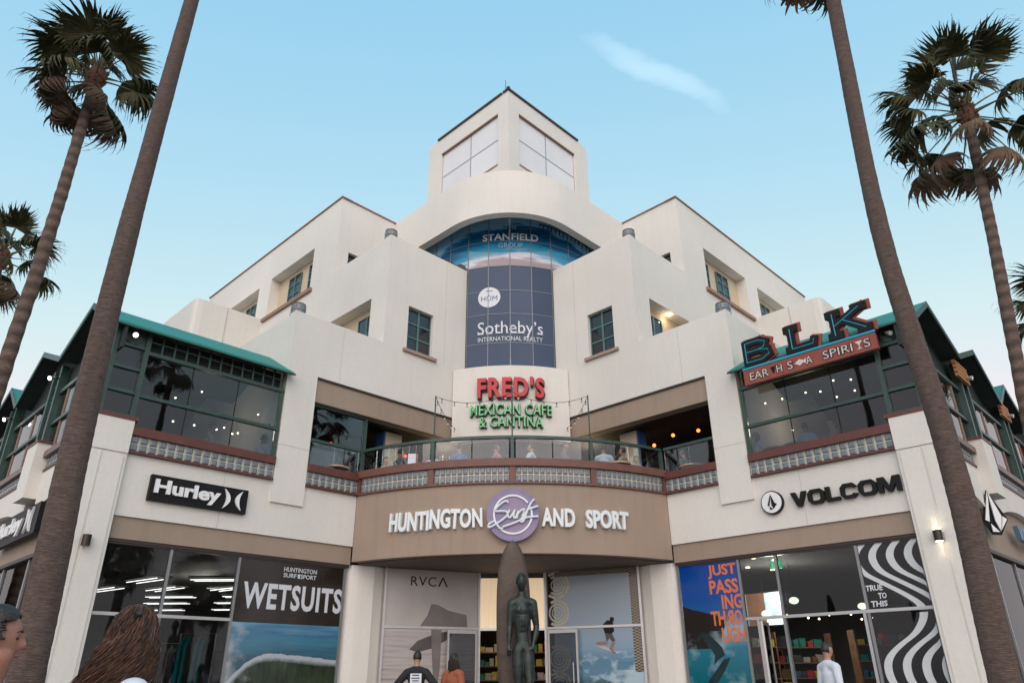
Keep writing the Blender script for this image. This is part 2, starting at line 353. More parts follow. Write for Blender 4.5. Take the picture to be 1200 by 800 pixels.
# curved glass front: printed banner above, navy film below
ZR = [10.3, 11.71, 12.82, 13.74, 14.75, 15.80, 16.86]; DA = rad(11.4)
def banner_mat():
    m, n, l, b = new_mat('printed_beach_film'); b.inputs['Roughness'].default_value = .12
    tcn = n.new('ShaderNodeTexCoord'); sp = n.new('ShaderNodeSeparateXYZ'); l.new(tcn.outputs['Object'], sp.inputs[0])
    mpn = n.new('ShaderNodeMapping'); mpn.inputs['Scale'].default_value = (.8, .8, 5); l.new(tcn.outputs['Object'], mpn.inputs[0])
    nz_ = n.new('ShaderNodeTexNoise'); nz_.inputs['Scale'].default_value = 1.3; nz_.inputs['Detail'].default_value = 7; l.new(mpn.outputs[0], nz_.inputs['Vector'])
    def mm(op, a, b_):
        k = n.new('ShaderNodeMath'); k.operation = op
        for i, x in enumerate((a, b_)):
            if isinstance(x, (int, float)): k.inputs[i].default_value = x
            else: l.new(x, k.inputs[i])
        return k.outputs[0]
    x2 = mm('MULTIPLY', mm('MULTIPLY', sp.outputs[0], sp.outputs[0]), .10)
    xl = mm('MULTIPLY', sp.outputs[0], -.07)
    h = mm('ADD', mm('ADD', mm('DIVIDE', mm('SUBTRACT', sp.outputs[2], 14.75), 2.1), mm('MULTIPLY', mm('SUBTRACT', nz_.outputs['Fac'], .5), .34)), mm('MULTIPLY', mm('ADD', x2, xl), .35))
    cr = n.new('ShaderNodeValToRGB'); e = cr.color_ramp.elements
    e[0].position = 0; e[0].color = (.26, .2, .2, 1); e[1].position = 1; e[1].color = (.25, .5, .72, 1)
    for p_, c in ((.13, (.33, .26, .27)), (.19, (.62, .64, .68)), (.25, (.36, .48, .6)), (.30, (.05, .3, .45)), (.42, (.015, .24, .42)), (.55, (.006, .09, .2)), (.74, (.004, .07, .18)), (.80, (.02, .16, .36)), (.84, (.2, .46, .7))):
        q = e.new(p_); q.color = (*c, 1)
    l.new(h, cr.inputs[0])
    # brown headland on the left
    nb = n.new('ShaderNodeTexNoise'); nb.inputs['Scale'].default_value = 2.2; nb.inputs['Detail'].default_value = 6; l.new(tcn.outputs['Object'], nb.inputs['Vector'])
    hd = mm('LESS_THAN', mm('ADD', mm('MULTIPLY', mm('ADD', sp.outputs[0], 3.0), .8), mm('ADD', mm('MULTIPLY', mm('SUBTRACT', sp.outputs[2], 15.9), .9), mm('MULTIPLY', nb.outputs['Fac'], .5))), .42)
    mx = n.new('ShaderNodeMixRGB'); l.new(hd, mx.inputs[0]); l.new(cr.outputs[0], mx.inputs[1]); mx.inputs[2].default_value = (.07, .05, .045, 1)
    # pier with its posts on the right
    pz = mm('MULTIPLY', mm('LESS_THAN', mm('ABSOLUTE', mm('ADD', mm('SUBTRACT', sp.outputs[2], 16.62), mm('MULTIPLY', mm('SUBTRACT', sp.outputs[0], 1.1), .10)), 0), .035), mm('GREATER_THAN', sp.outputs[0], 1.1))
    pw = mm('MULTIPLY', mm('LESS_THAN', mm('FRACT', mm('MULTIPLY', sp.outputs[0], 6.5), 0), .3), mm('MULTIPLY', mm('GREATER_THAN', sp.outputs[0], 1.1),
         mm('LESS_THAN', mm('ABSOLUTE', mm('ADD', mm('SUBTRACT', sp.outputs[2], 16.52), mm('MULTIPLY', mm('SUBTRACT', sp.outputs[0], 1.1), .10)), 0), .11)))
    mx2 = n.new('ShaderNodeMixRGB'); l.new(mm('MAXIMUM', pz, pw), mx2.inputs[0]); l.new(mx.outputs[0], mx2.inputs[1]); mx2.inputs[2].default_value = (.02, .05, .12, 1)
    l.new(mx2.outputs[0], b.inputs['Base Color']); return m
film = mat('navy_window_film', (.031, .057, .108), .22, .10, .6, each=.13); film.node_tree.nodes['Principled BSDF'].inputs['Specular IOR Level'].default_value = .3
banner = banner_mat()
AG = ARC(Rg, yg)
CW = MB()
for k in range(-6, 7):
    z0 = 10.3 if abs(k) <= 1 else 13.9
    if abs(k) == 2: z0 = 10.3
    a = k*DA; CW.box(AG, a-.0032, a+.0032, -.05, .016, z0, 16.9)
for z in ZR[1:-1]:
    for k in range(-6, 6):
        if z < 14 and not -2 <= k < 2: continue
        CW.box(AG, k*DA+.005, (k+1)*DA-.005, -.05, .014, z-.010, z+.010)
cw = P(CW, 'curtain_wall_frame', mat('curtain_mullion', (.20, .22, .25), .45, .06, 5, metal=.3))
for k in range(-6, 6):
    for j in range(6):
        if j < 3 and not -2 <= k < 2: continue
        p = MB(); p.box(AG, k*DA+.004, (k+1)*DA-.004, -.03, 0, ZR[j]+.012, ZR[j+1]-.012)
        p.build('pane', banner if j >= 4 else film, cw)
j_ = MB()
for sg in (-1, 1): j_.prism([(sg*1.50, 22.48), (sg*1.545, 22.44), (sg*1.60, 23.3), (sg*1.50, 23.3)], 10.3, 14.65)
P(j_, 'jamb', brownt)
# wall that carries the restaurant sign
w = MB(); arcwall(w, 4.5, 26.12, -.435, .435, 8.15, 10.63, .35, 24); P(w, 'sign_wall', stucco, smooth=30)

# ------------------------------------------------------------------ tower
for sg in (-1, 1):
    O = OUT(24.5, sg); u0 = .213 if sg < 0 else 0.0
    w = MB(); wall(w, O, u0, 3.9, 16.9, 25.30, .3, [(.47, 3.22, 21.45, 24.38)]); P(w, 'tower_wall', stucco)
    w = MB(); wall(w, IN(32.3, sg), .3, 3.9-.213, 16.9, 25.30, .3); P(w, 'tower_wall', stucco)
    fr_ = MB(); us = [.47, 1.80, 3.22]; zs = [21.45, 23.0, 24.38]
    hs = [(us[i]+.018, us[i+1]-.018, zs[j]+.022, zs[j+1]-.022) for i in range(2) for j in range(2)]
    wall(fr_, O, .47, 3.22, 21.45, 24.38, .05, hs, -.10)
    f = P(fr_, 'tower_window', mull)
    for h in hs:
        p = MB(); p.box(O, h[0]-.004, h[1]+.004, -.13, -.115, h[2]-.004, h[3]+.004); p.build('pane', sky_white, f)
    p = MB(); p.box(O, .472, 3.218, -.09, -.002, 24.33, 24.378); p.build('head_trim', coping, f); p = MB(); p.box(O, .472, 3.218, -.098, .01, 21.452, 21.56); p.build('sill', coping, f)
    w = MB(); w.box(O, u0+.06 if sg < 0 else -.05, 3.42, -.3, .07, 25.305, 25.40); P(w, 'roof_trim', brownt)
w = MB(); w.prism([(0, 24.75), (3.75, 28.4), (0, 32.0), (-3.75, 28.4)], 25.0, 25.28); P(w, 'tower_roof', brownt)
w = MB(); w.tube([(-.12, 24.85, 25.2), (-.12, 24.85, 26.25)], .022, 6); P(w, 'mast', coping)
w = MB(); w.ball((0, 24.46, 25.40), .09, 6); P(w, 'ridge_knob', brownt)

# ------------------------------------------------------------------ podium: bands, balcony, pillars
for sg in (-1, 1):
    F = IN(24, sg)
    w = MB(); wall(w, F, 4.24, 8.55, 4.585, 5.93, .3, (), -.06); P(w, 'wall', stucco)
    w = MB(); wall(w, F, 4.24, 8.55, 4.12, 4.58, .35, (), -.11); P(w, 'lintel', taupe)
    w = MB(); w.box(F, 4.24, 8.53, -.2, -.14, 4.06, 4.118); P(w, 'lintel_trim', brownt)
    # corner pillar with a sunken panel
    w = MB(); wall(w, F, 8.53, 9.1, 0, 6.63, .8, (), .05); P(w, 'corner_pillar', stucco)
    w = MB(); w.box(F, 8.58, 8.86, .051, .075, .15, 5.85); w.box(F, 8.905, 9.08, .051, .075, .15, 5.85); w.box(F, 8.53, 9.1, .051, .082, 5.9, 6.63); P(w, 'pillar_facing', stucco)
    w = MB(); w.box(F, 8.48, 9.12, -.5, .10, 6.635, 6.72); P(w, 'pillar_cap', trimr)
    # entrance pillar
    w = MB(); w.prism([(sg*x, y) for x, y in [(4.24, 19.92), (4.10, 19.98), (3.72, 20.22), (3.46, 20.62), (3.50, 21.1), (4.5, 21.1), (4.5, 20.0)]], 0, 4.13); P(w, 'entrance_pillar', stucco)
w = MB(); arcwall(w, 7.55, 26.01, -math.asin(4.27/7.55), math.asin(4.27/7.55), 4.19, 5.93, .35, 40); P(w, 'curved_fascia', taupe, smooth=30)
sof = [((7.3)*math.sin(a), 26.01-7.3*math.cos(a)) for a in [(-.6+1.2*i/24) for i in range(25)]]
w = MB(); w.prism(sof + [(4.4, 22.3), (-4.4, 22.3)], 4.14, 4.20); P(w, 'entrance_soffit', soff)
w = MB(); w.prism(sof + [(6.0, 18.4), (9.0, 15.3), (16, 22), (16, 32), (-16, 32), (-16, 22), (-9.0, 15.3), (-6.0, 18.4)], 5.55, 5.88); P(w, 'floor_slab', dark)

# ------------------------------------------------------------------ placing things on facades
def MT(fr, u, o, z):
    """matrix: local x = reading direction, y = up, z = out of the facade"""
    p = Vector(fr(u, o, z)); n = (Vector(fr(u, o+1, z)) - p); n.z = 0; n.normalize(); X = Vector((0, 0, 1)).cross(n)
    return Matrix(((X.x, 0, n.x, p.x), (X.y, 0, n.y, p.y), (0, 1, 0, p.z), (0, 0, 0, 1)))
def on(fr, u, o, z):      # flat placement function for local (x, y, d)
    m = MT(fr, u, o, z)
    return lambda a, b, d=0: tuple(m @ Vector((a, b, d)))
def on_arc(R, yc, o, z):  # curved placement, x measured along the arc from the axis
    f = ARC(R, yc)
    return lambda a, b, d=0: f(a/R, o+d, z+b)
_tc = {}
def text_comps(txt, w, h, depth, bold=.0, shear=.0, spacing=1.0, res=3):
    """lettering split into its letters: list of (verts, faces), centred, fitted to w x h"""
    c = bpy.data.curves.new('lettering', 'FONT'); c.body = txt; c.extrude = .5; c.offset = bold; c.shear = shear; c.space_character = spacing; c.resolution_u = res
    ob = bpy.data.objects.new('tmp', c); COL.objects.link(ob)
    me = bpy.data.meshes.new_from_object(ob.evaluated_get(bpy.context.evaluated_depsgraph_get())); bpy.data.objects.remove(ob); bpy.data.curves.remove(c)
    bm = bmesh.new(); bm.from_mesh(me); bmesh.ops.remove_doubles(bm, verts=bm.verts, dist=1e-5); bpy.data.meshes.remove(me)
    V = [v.co.copy() for v in bm.verts]; mnx, mxx = min(v.x for v in V), max(v.x for v in V); mny, mxy = min(v.y for v in V), max(v.y for v in V)
    for v in bm.verts: v.co = Vector(((v.co.x-(mnx+mxx)/2)/(mxx-mnx)*w, (v.co.y-(mny+mxy)/2)/(mxy-mny)*h, (v.co.z+.5)*depth))
    bm.verts.index_update(); seen = set(); comps = []
    for v in bm.verts:
        if v.index in seen: continue
        st = [v]; seen.add(v.index); grp = []
        while st:
            q = st.pop(); grp.append(q)
            for e in q.link_edges:
                o2 = e.other_vert(q)
                if o2.index not in seen: seen.add(o2.index); st.append(o2)
        ix = {q.index: i for i, q in enumerate(grp)}; fs = []; sf = set()
        for q in grp:
            for f in q.link_faces:
                if f.index not in sf or True:
                    key = tuple(x.index for x in f.verts)
                    if key not in sf: sf.add(key); fs.append(tuple(ix[x.index] for x in f.verts))
        comps.append(([tuple(q.co) for q in grp], fs))
    bm.free(); comps.sort(key=lambda c: sum(p[0] for p in c[0])/len(c[0]))
    return comps
def letters(parent, txt, w, h, depth, fn, m, name='letter', jit=0.0, ms=None, **kw):
    out = []
    for vs, fs in text_comps(txt, w, h, depth, **kw):
        if jit:
            cx = sum(p[0] for p in vs)/len(vs); cy = sum(p[1] for p in vs)/len(vs); a = rnd.uniform(-jit, jit); sc = 1+rnd.uniform(-jit, jit)*.8; dy = rnd.uniform(-jit, jit)*h*.5
            vs = [(cx+((x-cx)*math.cos(a)-(y-cy)*math.sin(a))*sc, cy+dy+((x-cx)*math.sin(a)+(y-cy)*math.cos(a))*sc, z) for x, y, z in vs]
        mb = MB(); mb.add([fn(*p) for p in vs], fs); out.append(mb.build(name, m, parent))
    return out
def flat_text(parent, txt, w, h, fn, m, name='lettering', **kw): return letters(parent, txt, w, h, .004, fn, m, name, **kw)

# ------------------------------------------------------------------ glass-block strips, caps and rails
blk = mat('glass_block', (.085, .105, .12), .12, .35, 7, .35, 30, col2=(.20, .235, .26))
blk.node_tree.nodes['Principled BSDF'].inputs['Coat Weight'].default_value = .6
_b = MB(); _b.add([(-.5, -.5, 0), (.5, -.5, 0), (.5, .5, 0), (-.5, .5, 0), (-.5, -.5, .6), (.5, -.5, .6), (.5, .5, .6), (-.5, .5, .6), (-.36, -.36, 1), (.36, -.36, 1), (.36, .36, 1), (-.36, .36, 1)],
   [(0, 3, 2, 1)] + [(i, (i+1) % 4, 4+(i+1) % 4, 4+i) for i in range(4)] + [(4+i, 4+(i+1) % 4, 8+(i+1) % 4, 8+i) for i in range(4)] + [(8, 9, 10, 11)])
BLOCK = _b.mesh('glass_block', blk)
def block_strip(fr, u0, u1, z0, z1, ncol, o, parent, ulen):
    """two rows of blocks on a mortar bed; ulen = metres per unit of u"""
    z0 += .004*(1 if fr.sg > 0 else 1)
    mb = MB(); ns = max(1, ncol//3) if ulen > 3 else 1
    for i in range(ns): mb.box(fr, u0+(u1-u0)*i/ns, u0+(u1-u0)*(i+1)/ns, o-.12, o-.012, z0, z1)
    bed = mb.build('mortar_bed', mortar, parent)
    du = (u1-u0)/ncol; dz = (z1-z0)/2
    for i in range(ncol):
        for j in range(2):
            ob = bpy.data.objects.new('glass_block', BLOCK); COL.objects.link(ob); ob.parent = bed
            m = MT(fr, u0+du*(i+.5), o-.012, z0+dz*(j+.5)); ob.matrix_basis = m @ Matrix.Diagonal((du*ulen*.74, dz*.80, .03, 1))
for sg in (-1, 1):
    F = IN(24, sg)
    for (a, b, nc) in ((4.27, 5.40, 8), (6.06, 8.53, 17)):
        w = MB(); w.box(F, a, b, -.2, .04, 5.935, 5.985); P(w, 'brick_trim', trimr)
        block_strip(F, a, b, 5.985, 6.33, nc, -.01, BLD, R2)
        w = MB(); w.box(F, a-.0, b, -.2, .06, 6.335, 6.53); P(w, 'rail_cap', trimr)
AB = ARC(7.55, 26.01); AM = math.asin(4.24/7.55); A1 = .288
segs = [(-AM+.012, -A1-.012), (-A1+.012, -.012), (.012, A1-.012), (A1+.012, AM-.012)]
cap_b = mat('trim_balcony', (.15, .062, .045), .5, .12, 4)
w = MB(); arcwall(w, 7.61, 26.01, -AM, AM, 5.935, 5.98, .2, 40); P(w, 'brick_trim', cap_b, smooth=30)
w = MB(); arcwall(w, 7.64, 26.01, -AM-.004, AM+.004, 6.40, 6.60, .26, 40); P(w, 'rail_cap', cap_b, smooth=30)
for (a, b) in segs: block_strip(AB, a, b, 5.982, 6.397, 13 if abs(a+b) < .4 else 14, 0, BLD, 7.55)
for a in (-AM, -A1, 0, A1, AM):
    w = MB(); w.box(AB, a-.0105, a+.0105, -.12, .045, 5.981, 6.399); P(w, 'brick_post', cap_b)
    w = MB(); w.box(AB, a-.006, a+.006, -.10, -.01, 6.601, 7.17); P(w, 'rail_post', green)
w = MB(); arcwall(w, 7.55, 26.01, -AM, AM, 7.17, 7.245, .11, 40); P(w, 'handrail', green, smooth=30)
for (a, b) in segs:
    mid = (a+b)/2
    for (p, q) in ((a, mid-.002), (mid+.002, b)):
        w = MB(); n = 5
        for i in range(n): w.box(AB, p+(q-p)*i/n, p+(q-p)*(i+1)/n, -.062, -.05, 6.603, 7.168)
        P(w, 'rail_pane', g_rail, smooth=20)
for sg in (-1, 1):
    F = IN(24, sg)
    w = MB(); w.box(F, 4.28, 5.40, -.10, .0, 7.17, 7.24); P(w, 'handrail', green)
    w = MB(); w.box(F, 4.28, 4.82, -.06, -.048, 6.533, 7.168); P(w, 'rail_pane', g_rail)
    w = MB(); w.box(F, 4.83, 5.39, -.06, -.048, 6.533, 7.168); P(w, 'rail_pane', g_rail)
    # taupe beam over the terrace opening, and what is behind it
    w = MB(); w.box(F, 1.80, 5.40, -.42, -.07, 8.30, 8.998); P(w, 'beam', taupe)
    w = MB(); w.box(F, 1.80, 5.40, -.07, -.02, 8.955, 8.997); P(w, 'shadow_line', brownt)  # dark strip stands in for the shadow line above the beam
    w = MB(); C_ = IN(25.75, sg); w.prism([(sg*3.86, 21.30), (sg*3.42, 21.74), (sg*3.72, 22.04), (sg*4.16, 21.60)], 5.9, 8.29); P(w, 'terrace_column', mat('column_cream', (.62, .52, .38), .8, .05, 2))
    w = MB(); w.prism([(sg*3.88, 21.28), (sg*4.17, 21.57), (sg*4.20, 21.54), (sg*3.91, 21.25)], 5.9, 8.285); P(w, 'column_face', mat('column_blue', (.02, .10, .28), .6, .1, 2))
# left opening has a glazed bay, the right one stands open
F = IN(24, -1)
mb = MB(); hs = [(4.28, 4.80, 7.30, 8.2), (4.84, 5.36, 7.30, 8.2)]
mb.box(F, 4.06, 4.12, -.30, -.2, 6.5, 8.296); mb.box(F, 4.12, 5.40, -.30, -.2, 8.23, 8.296)
fz = P(mb, 'glazed_bay_frame', green)
p = MB(); p.box(F, 4.12, 5.39, -.27, -.255, 7.25, 8.23); p.build('pane', g_rest, fz)
p = MB(); p.box(F, 4.12, 5.39, -.27, -.255, 6.54, 7.24); p.build('pane', g_rest, fz)
# terrace ceiling and back room
w = MB(); w.prism([(-6.0, 18.5), (-1.7, 22.6), (1.7, 22.6), (6.0, 18.5), (11, 23), (11, 30), (-11, 30), (-11, 23)], 8.32, 8.38); P(w, 'ceiling', dark)
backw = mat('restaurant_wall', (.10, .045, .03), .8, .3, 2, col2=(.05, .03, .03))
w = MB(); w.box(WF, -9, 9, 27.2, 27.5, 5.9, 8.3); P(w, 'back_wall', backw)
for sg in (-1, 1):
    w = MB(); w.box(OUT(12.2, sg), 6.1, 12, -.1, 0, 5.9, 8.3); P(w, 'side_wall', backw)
w = MB(); w.box(WF, -1.6, -.2, 27.12, 27.19, 6.8, 7.9); w2 = P(w, 'back_window', mat('far_window', (.2, .5, .6), .3, .1, 3, emis=(.35, .75, .9), estr=.9))
w = MB(); w.box(WF, .3, 1.5, 27.12, 27.19, 6.8, 7.9); P(w, 'back_window', mat('far_window', (0, 0, 0)))

# ------------------------------------------------------------------ shop fronts
def bar(fr, u0, u1, o0, o1, z0, z1, m=mull, name='mullion', parent=None): w = MB(); w.box(fr, u0, u1, o0, o1, z0, z1); return P(w, name, m, parent)
tframe = mat('shop_frame', (.26, .265, .27), .35, .08, 6, metal=.4)
for sg in (-1, 1):
    F = IN(24, sg)
    for u in ((8.50, 7.52, 6.38, 4.30) if sg < 0 else (8.50, 7.56, 6.20, 5.50, 4.26)): bar(F, u-.022, u+.022, -.26, -.17, .12, 4.06, tframe)
    bar(F, (6.40 if sg < 0 else 5.52), 8.48, -.25, -.16, 2.60, 2.665, alu, 'transom')
    bar(F, 4.28, 8.52, -.26, -.165, 4.02, 4.058, brownt, 'head_trim')
F = IN(24, -1)
for (u0, u1) in ((7.545, 8.475), (6.405, 7.495)):
    for (z0, z1) in ((2.668, 4.018), (.15, 2.598)):
        w = MB(); w.box(F, u0, u1, -.215, -.2, z0, z1); P(w, 'pane', g_shop)
F = IN(24, 1)
for (u0, u1) in ((5.525, 6.175), (6.225, 7.535), (7.585, 8.475)):
    w = MB(); w.box(F, u0, u1, -.215, -.2, 2.668, 4.018); P(w, 'pane', g_shop)
w = MB(); w.box(F, 5.525, 5.72, -.215, -.2, .15, 2.598); P(w, 'pane', g_shop)
w = MB(); w.box(F, 7.585, 8.475, -.215, -.2, .15, 2.598); P(w, 'pane', g_shop)
for u in (5.74, 7.50): bar(F, u-.022, u+.022, -.25, -.16, .12, 2.598, alu, 'door_jamb')
def door_leaf(fr, u0, u1, o, z1, hs):
    mb = MB(); wall(mb, fr, u0, u1, .15, z1, .05, [(u0+.05, u1-.05, .33, z1-.09)], o)
    d = P(mb, 'door', alu); p = MB(); p.box(fr, u0+.05, u1-.05, o-.03, o-.02, .33, z1-.09); p.build('pane', g_shop, d)
    h = MB(); h.tube([fr(hs, o+.07, 1.0), fr(hs, o+.07, 1.75)], .018, 8); h.tube([fr(hs, o, 1.05), fr(hs, o+.07, 1.05)], .012, 6); h.tube([fr(hs, o, 1.7), fr(hs, o+.07, 1.7)], .012, 6); h.build('handle', alu, d)
def hinge(px_, py_, ang):     # frame for an open leaf: u along the leaf from its hinge, o to its left
    c, s_ = math.cos(ang), math.sin(ang)
    f = lambda u, o, z: (px_+u*c-o*s_, py_+u*s_+o*c, z)
    f.sg = 1; return f
q = F(5.76, -.2, 0); door_leaf(hinge(q[0], q[1], rad(62)), 0.02, .92, 0, 2.58, .84)
# entrance: two angled windows and the double doors
def seg(x0, y0, x1, y1):
    d = Vector((x1-x0, y1-y0)); L_ = d.length; d.normalize()
    f = lambda u, o, z: (x0+d.x*u+d.y*o, y0+d.y*u-d.x*o, z)
    f.sg = 1; return f, L_
EL, el = seg(-3.46, 20.42, -.93, 21.62); ER, er = seg(.93, 21.62, 3.46, 20.42)
for fr, ln in ((EL, el), (ER, er)):
    for u in (.03, ln-.03): bar(fr, u-.03, u+.03, -.06, .03, .12, 4.13, alu)
    bar(fr, .06, ln-.06, -.05, .02, 2.60, 2.66, alu, 'transom')
    for z0, z1 in ((.15, 2.598), (2.662, 4.125)):
        w = MB(); w.box(fr, .062, ln-.062, -.03, -.018, z0, z1); P(w, 'pane', g_shop)
D0 = lambda u, o, z: (u, 21.62-o, z)
D0.sg = 1
for u in (-.93, .93): bar(D0, u-.03, u+.03, -.06, .02, .12, 4.12, alu, 'door_jamb')
bar(D0, -.9, .9, -.05, .02, 2.58, 2.65, alu, 'transom')
w = MB(); w.box(D0, -.9, .9, -.03, -.018, 2.652, 3.98); P(w, 'blind_panel', mat('cream_blind', (.75, .62, .45), .7, .08, 1.5, stretch=(6, 6, .5), emis=(1, .72, .42), estr=.22))  # the blind's lit look is put into its material as weak emission
bar(D0, -.9, .9, -.05, .0, 3.982, 4.12, brownt, 'dark_header')
door_leaf(seg(-1.78, 21.08, -.98, 21.50)[0], 0, .88, .05, 2.58, .12)
door_leaf(seg(.98, 21.50, 1.78, 21.08)[0], 0.02, .9, .05, 2.58, .78)

# shop rooms behind the glass
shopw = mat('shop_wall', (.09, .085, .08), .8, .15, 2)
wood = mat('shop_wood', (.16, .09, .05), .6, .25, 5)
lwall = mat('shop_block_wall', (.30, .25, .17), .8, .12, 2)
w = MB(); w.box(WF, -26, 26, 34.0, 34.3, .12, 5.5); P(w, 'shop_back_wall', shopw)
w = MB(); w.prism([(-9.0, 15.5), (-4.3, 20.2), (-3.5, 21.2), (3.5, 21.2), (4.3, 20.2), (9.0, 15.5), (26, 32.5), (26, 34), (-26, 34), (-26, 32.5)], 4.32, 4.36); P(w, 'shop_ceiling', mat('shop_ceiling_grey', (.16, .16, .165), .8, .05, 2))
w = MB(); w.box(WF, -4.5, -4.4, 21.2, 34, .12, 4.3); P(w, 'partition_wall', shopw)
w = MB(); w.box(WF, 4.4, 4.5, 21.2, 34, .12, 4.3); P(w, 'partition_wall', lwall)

# ------------------------------------------------------------------ terrace pavilions and street sides
far_green = green
def pavilion(sg):
    F = IN(24, sg); S = OUT(5.8, sg); left = sg < 0
    T = thing('terrace_pavilion', 'green glazed dining terrace with bright teal roof on the left wing' if left else
              'green glazed dining terrace on the right wing, behind the neon bar sign', 'terrace', 'glazed terrace pavilions on the two wings', F(9.1, 0, 0))
    def B(mb, n, m, par=None, **k): return mb.build(n, m, par or T, **k)
    def bar_(n, fr, *a, m=green): w = MB(); w.box(fr, *a); return B(w, n, m)
    # corner lattice column with its medallion panel
    for u in (8.575, 9.06): bar_('post', F, u-.035, u+.035, -.10, .03, 6.72, 8.95)
    for z in (6.74, 7.29, 7.85, 8.40, 8.90): bar_('rail', F, 8.61, 9.025, -.08, .01, z-.035, z+.035)
    bar_('panel', F, 8.61, 9.025, -.07, -.04, 8.436, 8.864)
    w = MB(); fn = on(F, 8.815, -.038, 8.65); w.ext([(.2*math.cos(a), .2*math.sin(a)) for a in [math.pi*2*i/24 for i in range(24)]], fn, 0, .03); B(w, 'medallion', green)
    for z0, z1 in ((6.776, 7.254), (7.326, 7.814), (7.886, 8.364)):
        w = MB(); w.box(F, 8.61, 9.025, -.06, -.05, z0, z1); B(w, 'pane', g_rest)
    # glazing of the front
    bar_('beam', F, 6.07, 8.54, -.10, .02, 8.275, 8.36); bar_('rail', F, 6.07, 8.54, -.09, .02, 7.225, 7.30)
    bar_('post', F, 6.07, 6.13, -.09, .0, 6.535, 8.27)
    for a, b in ((6.135, 6.93), (6.94, 7.75), (7.76, 8.535)):
        for z0, z1 in ((6.535, 7.222), (7.303, 8.272)):
            w = MB(); w.box(F, a, b, -.05, -.038, z0, z1); B(w, 'pane', g_rest)
    for u in (6.935, 7.755): bar_('mullion', F, u-.006, u+.006, -.06, -.03, 6.535, 8.272, m=black)
    # lattice band under the eaves
    NB = 12
    for i in range(NB+1):
        u = 6.1+(8.54-6.1)*i/NB; bar_('lattice_bar', F, u-.014, u+.014, -.04, .0, 8.362, 8.86)
    bar_('lattice_bar', F, 6.1, 8.54, -.05, -.042, 8.60, 8.625); bar_('lattice_bar', F, 6.1, 8.54, -.045, -.012, 8.60, 8.628)
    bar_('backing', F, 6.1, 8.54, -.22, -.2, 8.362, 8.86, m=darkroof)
    bar_('eaves_beam', F, 6.0, 9.15, -.12, .10, 8.862, 8.90)
    # zigzag roof
    Z = [(.26, 8.76), (-1.2, 9.64), (-3.18, 8.85), (-5.16, 9.6), (-7.0, 8.55), (-8.3, 9.42), (-10.5, 8.5), (-12.2, 9.35), (-14, 8.4)]
    for i in range(len(Z)-1):
        (o0, z0), (o1, z1) = Z[i], Z[i+1]
        w = MB(); vs = [F(u, o, z+d) for u in (6.02, 9.3) for (o, z) in ((o0, z0), (o1, z1)) for d in (.0, .05)]
        w.add(vs, [(0,1,3,2), (4,6,7,5), (0,4,5,1), (2,3,7,6), (0,2,6,4), (1,5,7,3)]); rs = B(w, 'roof_slope', teal)
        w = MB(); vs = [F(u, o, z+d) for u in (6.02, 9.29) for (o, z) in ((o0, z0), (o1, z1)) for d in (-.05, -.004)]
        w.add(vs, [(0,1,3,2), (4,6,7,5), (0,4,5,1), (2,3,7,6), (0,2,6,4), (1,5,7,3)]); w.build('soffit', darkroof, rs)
        w = MB(); vs = [F(u, o, z+d) for u in (9.302, 9.33) for (o, z) in ((o0, z0), (o1, z1)) for d in (-.10, .056)]
        w.add(vs, [(0,1,3,2), (4,6,7,5), (0,4,5,1), (2,3,7,6), (0,2,6,4), (1,5,7,3)]); w.build('rake_trim', green, rs)
        # dark gable infill
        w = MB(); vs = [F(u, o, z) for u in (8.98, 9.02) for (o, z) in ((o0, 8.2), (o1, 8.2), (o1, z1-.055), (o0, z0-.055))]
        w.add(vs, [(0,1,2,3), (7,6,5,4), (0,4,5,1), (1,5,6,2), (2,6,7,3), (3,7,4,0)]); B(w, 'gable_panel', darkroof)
    w = MB(); w.tube([F(6.0, .27, 8.76), F(6.0, -1.2, 9.65)], .03, 6); B(w, 'roof_edge', coping)
    w = MB(); w.tube([F(5.98, .285, 8.735), F(9.3, .285, 8.735)], .022, 8); B(w, 'gutter', green)
    # street side: S frame, u grows along the street
    for z, t in ((8.12, .05), (7.26, .04)): bar_('beam', S, 9.16, 20, -.10, .02, z-t, z+t)
    for u0 in (11.72, 14.75, 17.8):
        for u in (u0, u0+.42): bar_('post', S, u-.05, u+.05, -.08, .10, 6.45, 8.85)
        for z in (6.9, 7.6, 7.95, 8.4): bar_('rail', S, u0+.05, u0+.37, -.02, .04, z-.025, z+.025)
    bar_('sill_cap', S, 9.2, 20, -.2, .10, 6.27, 6.42, m=mat('sill_mauve', (.19, .12, .11), .5, .1, 4))
    k = 0; u = 9.2
    while u < 18.5:
        for z0, z1 in ((6.425, 7.215), (7.305, 8.065)):
            w = MB(); w.box(S, u+.02, u+.98, -.05, -.038, z0, z1); B(w, 'pane', g_rest)
        bar_('mullion', S, u-.015, u+.015, -.08, -.01, 6.425, 8.065, m=coping); u += 1.0
    return T
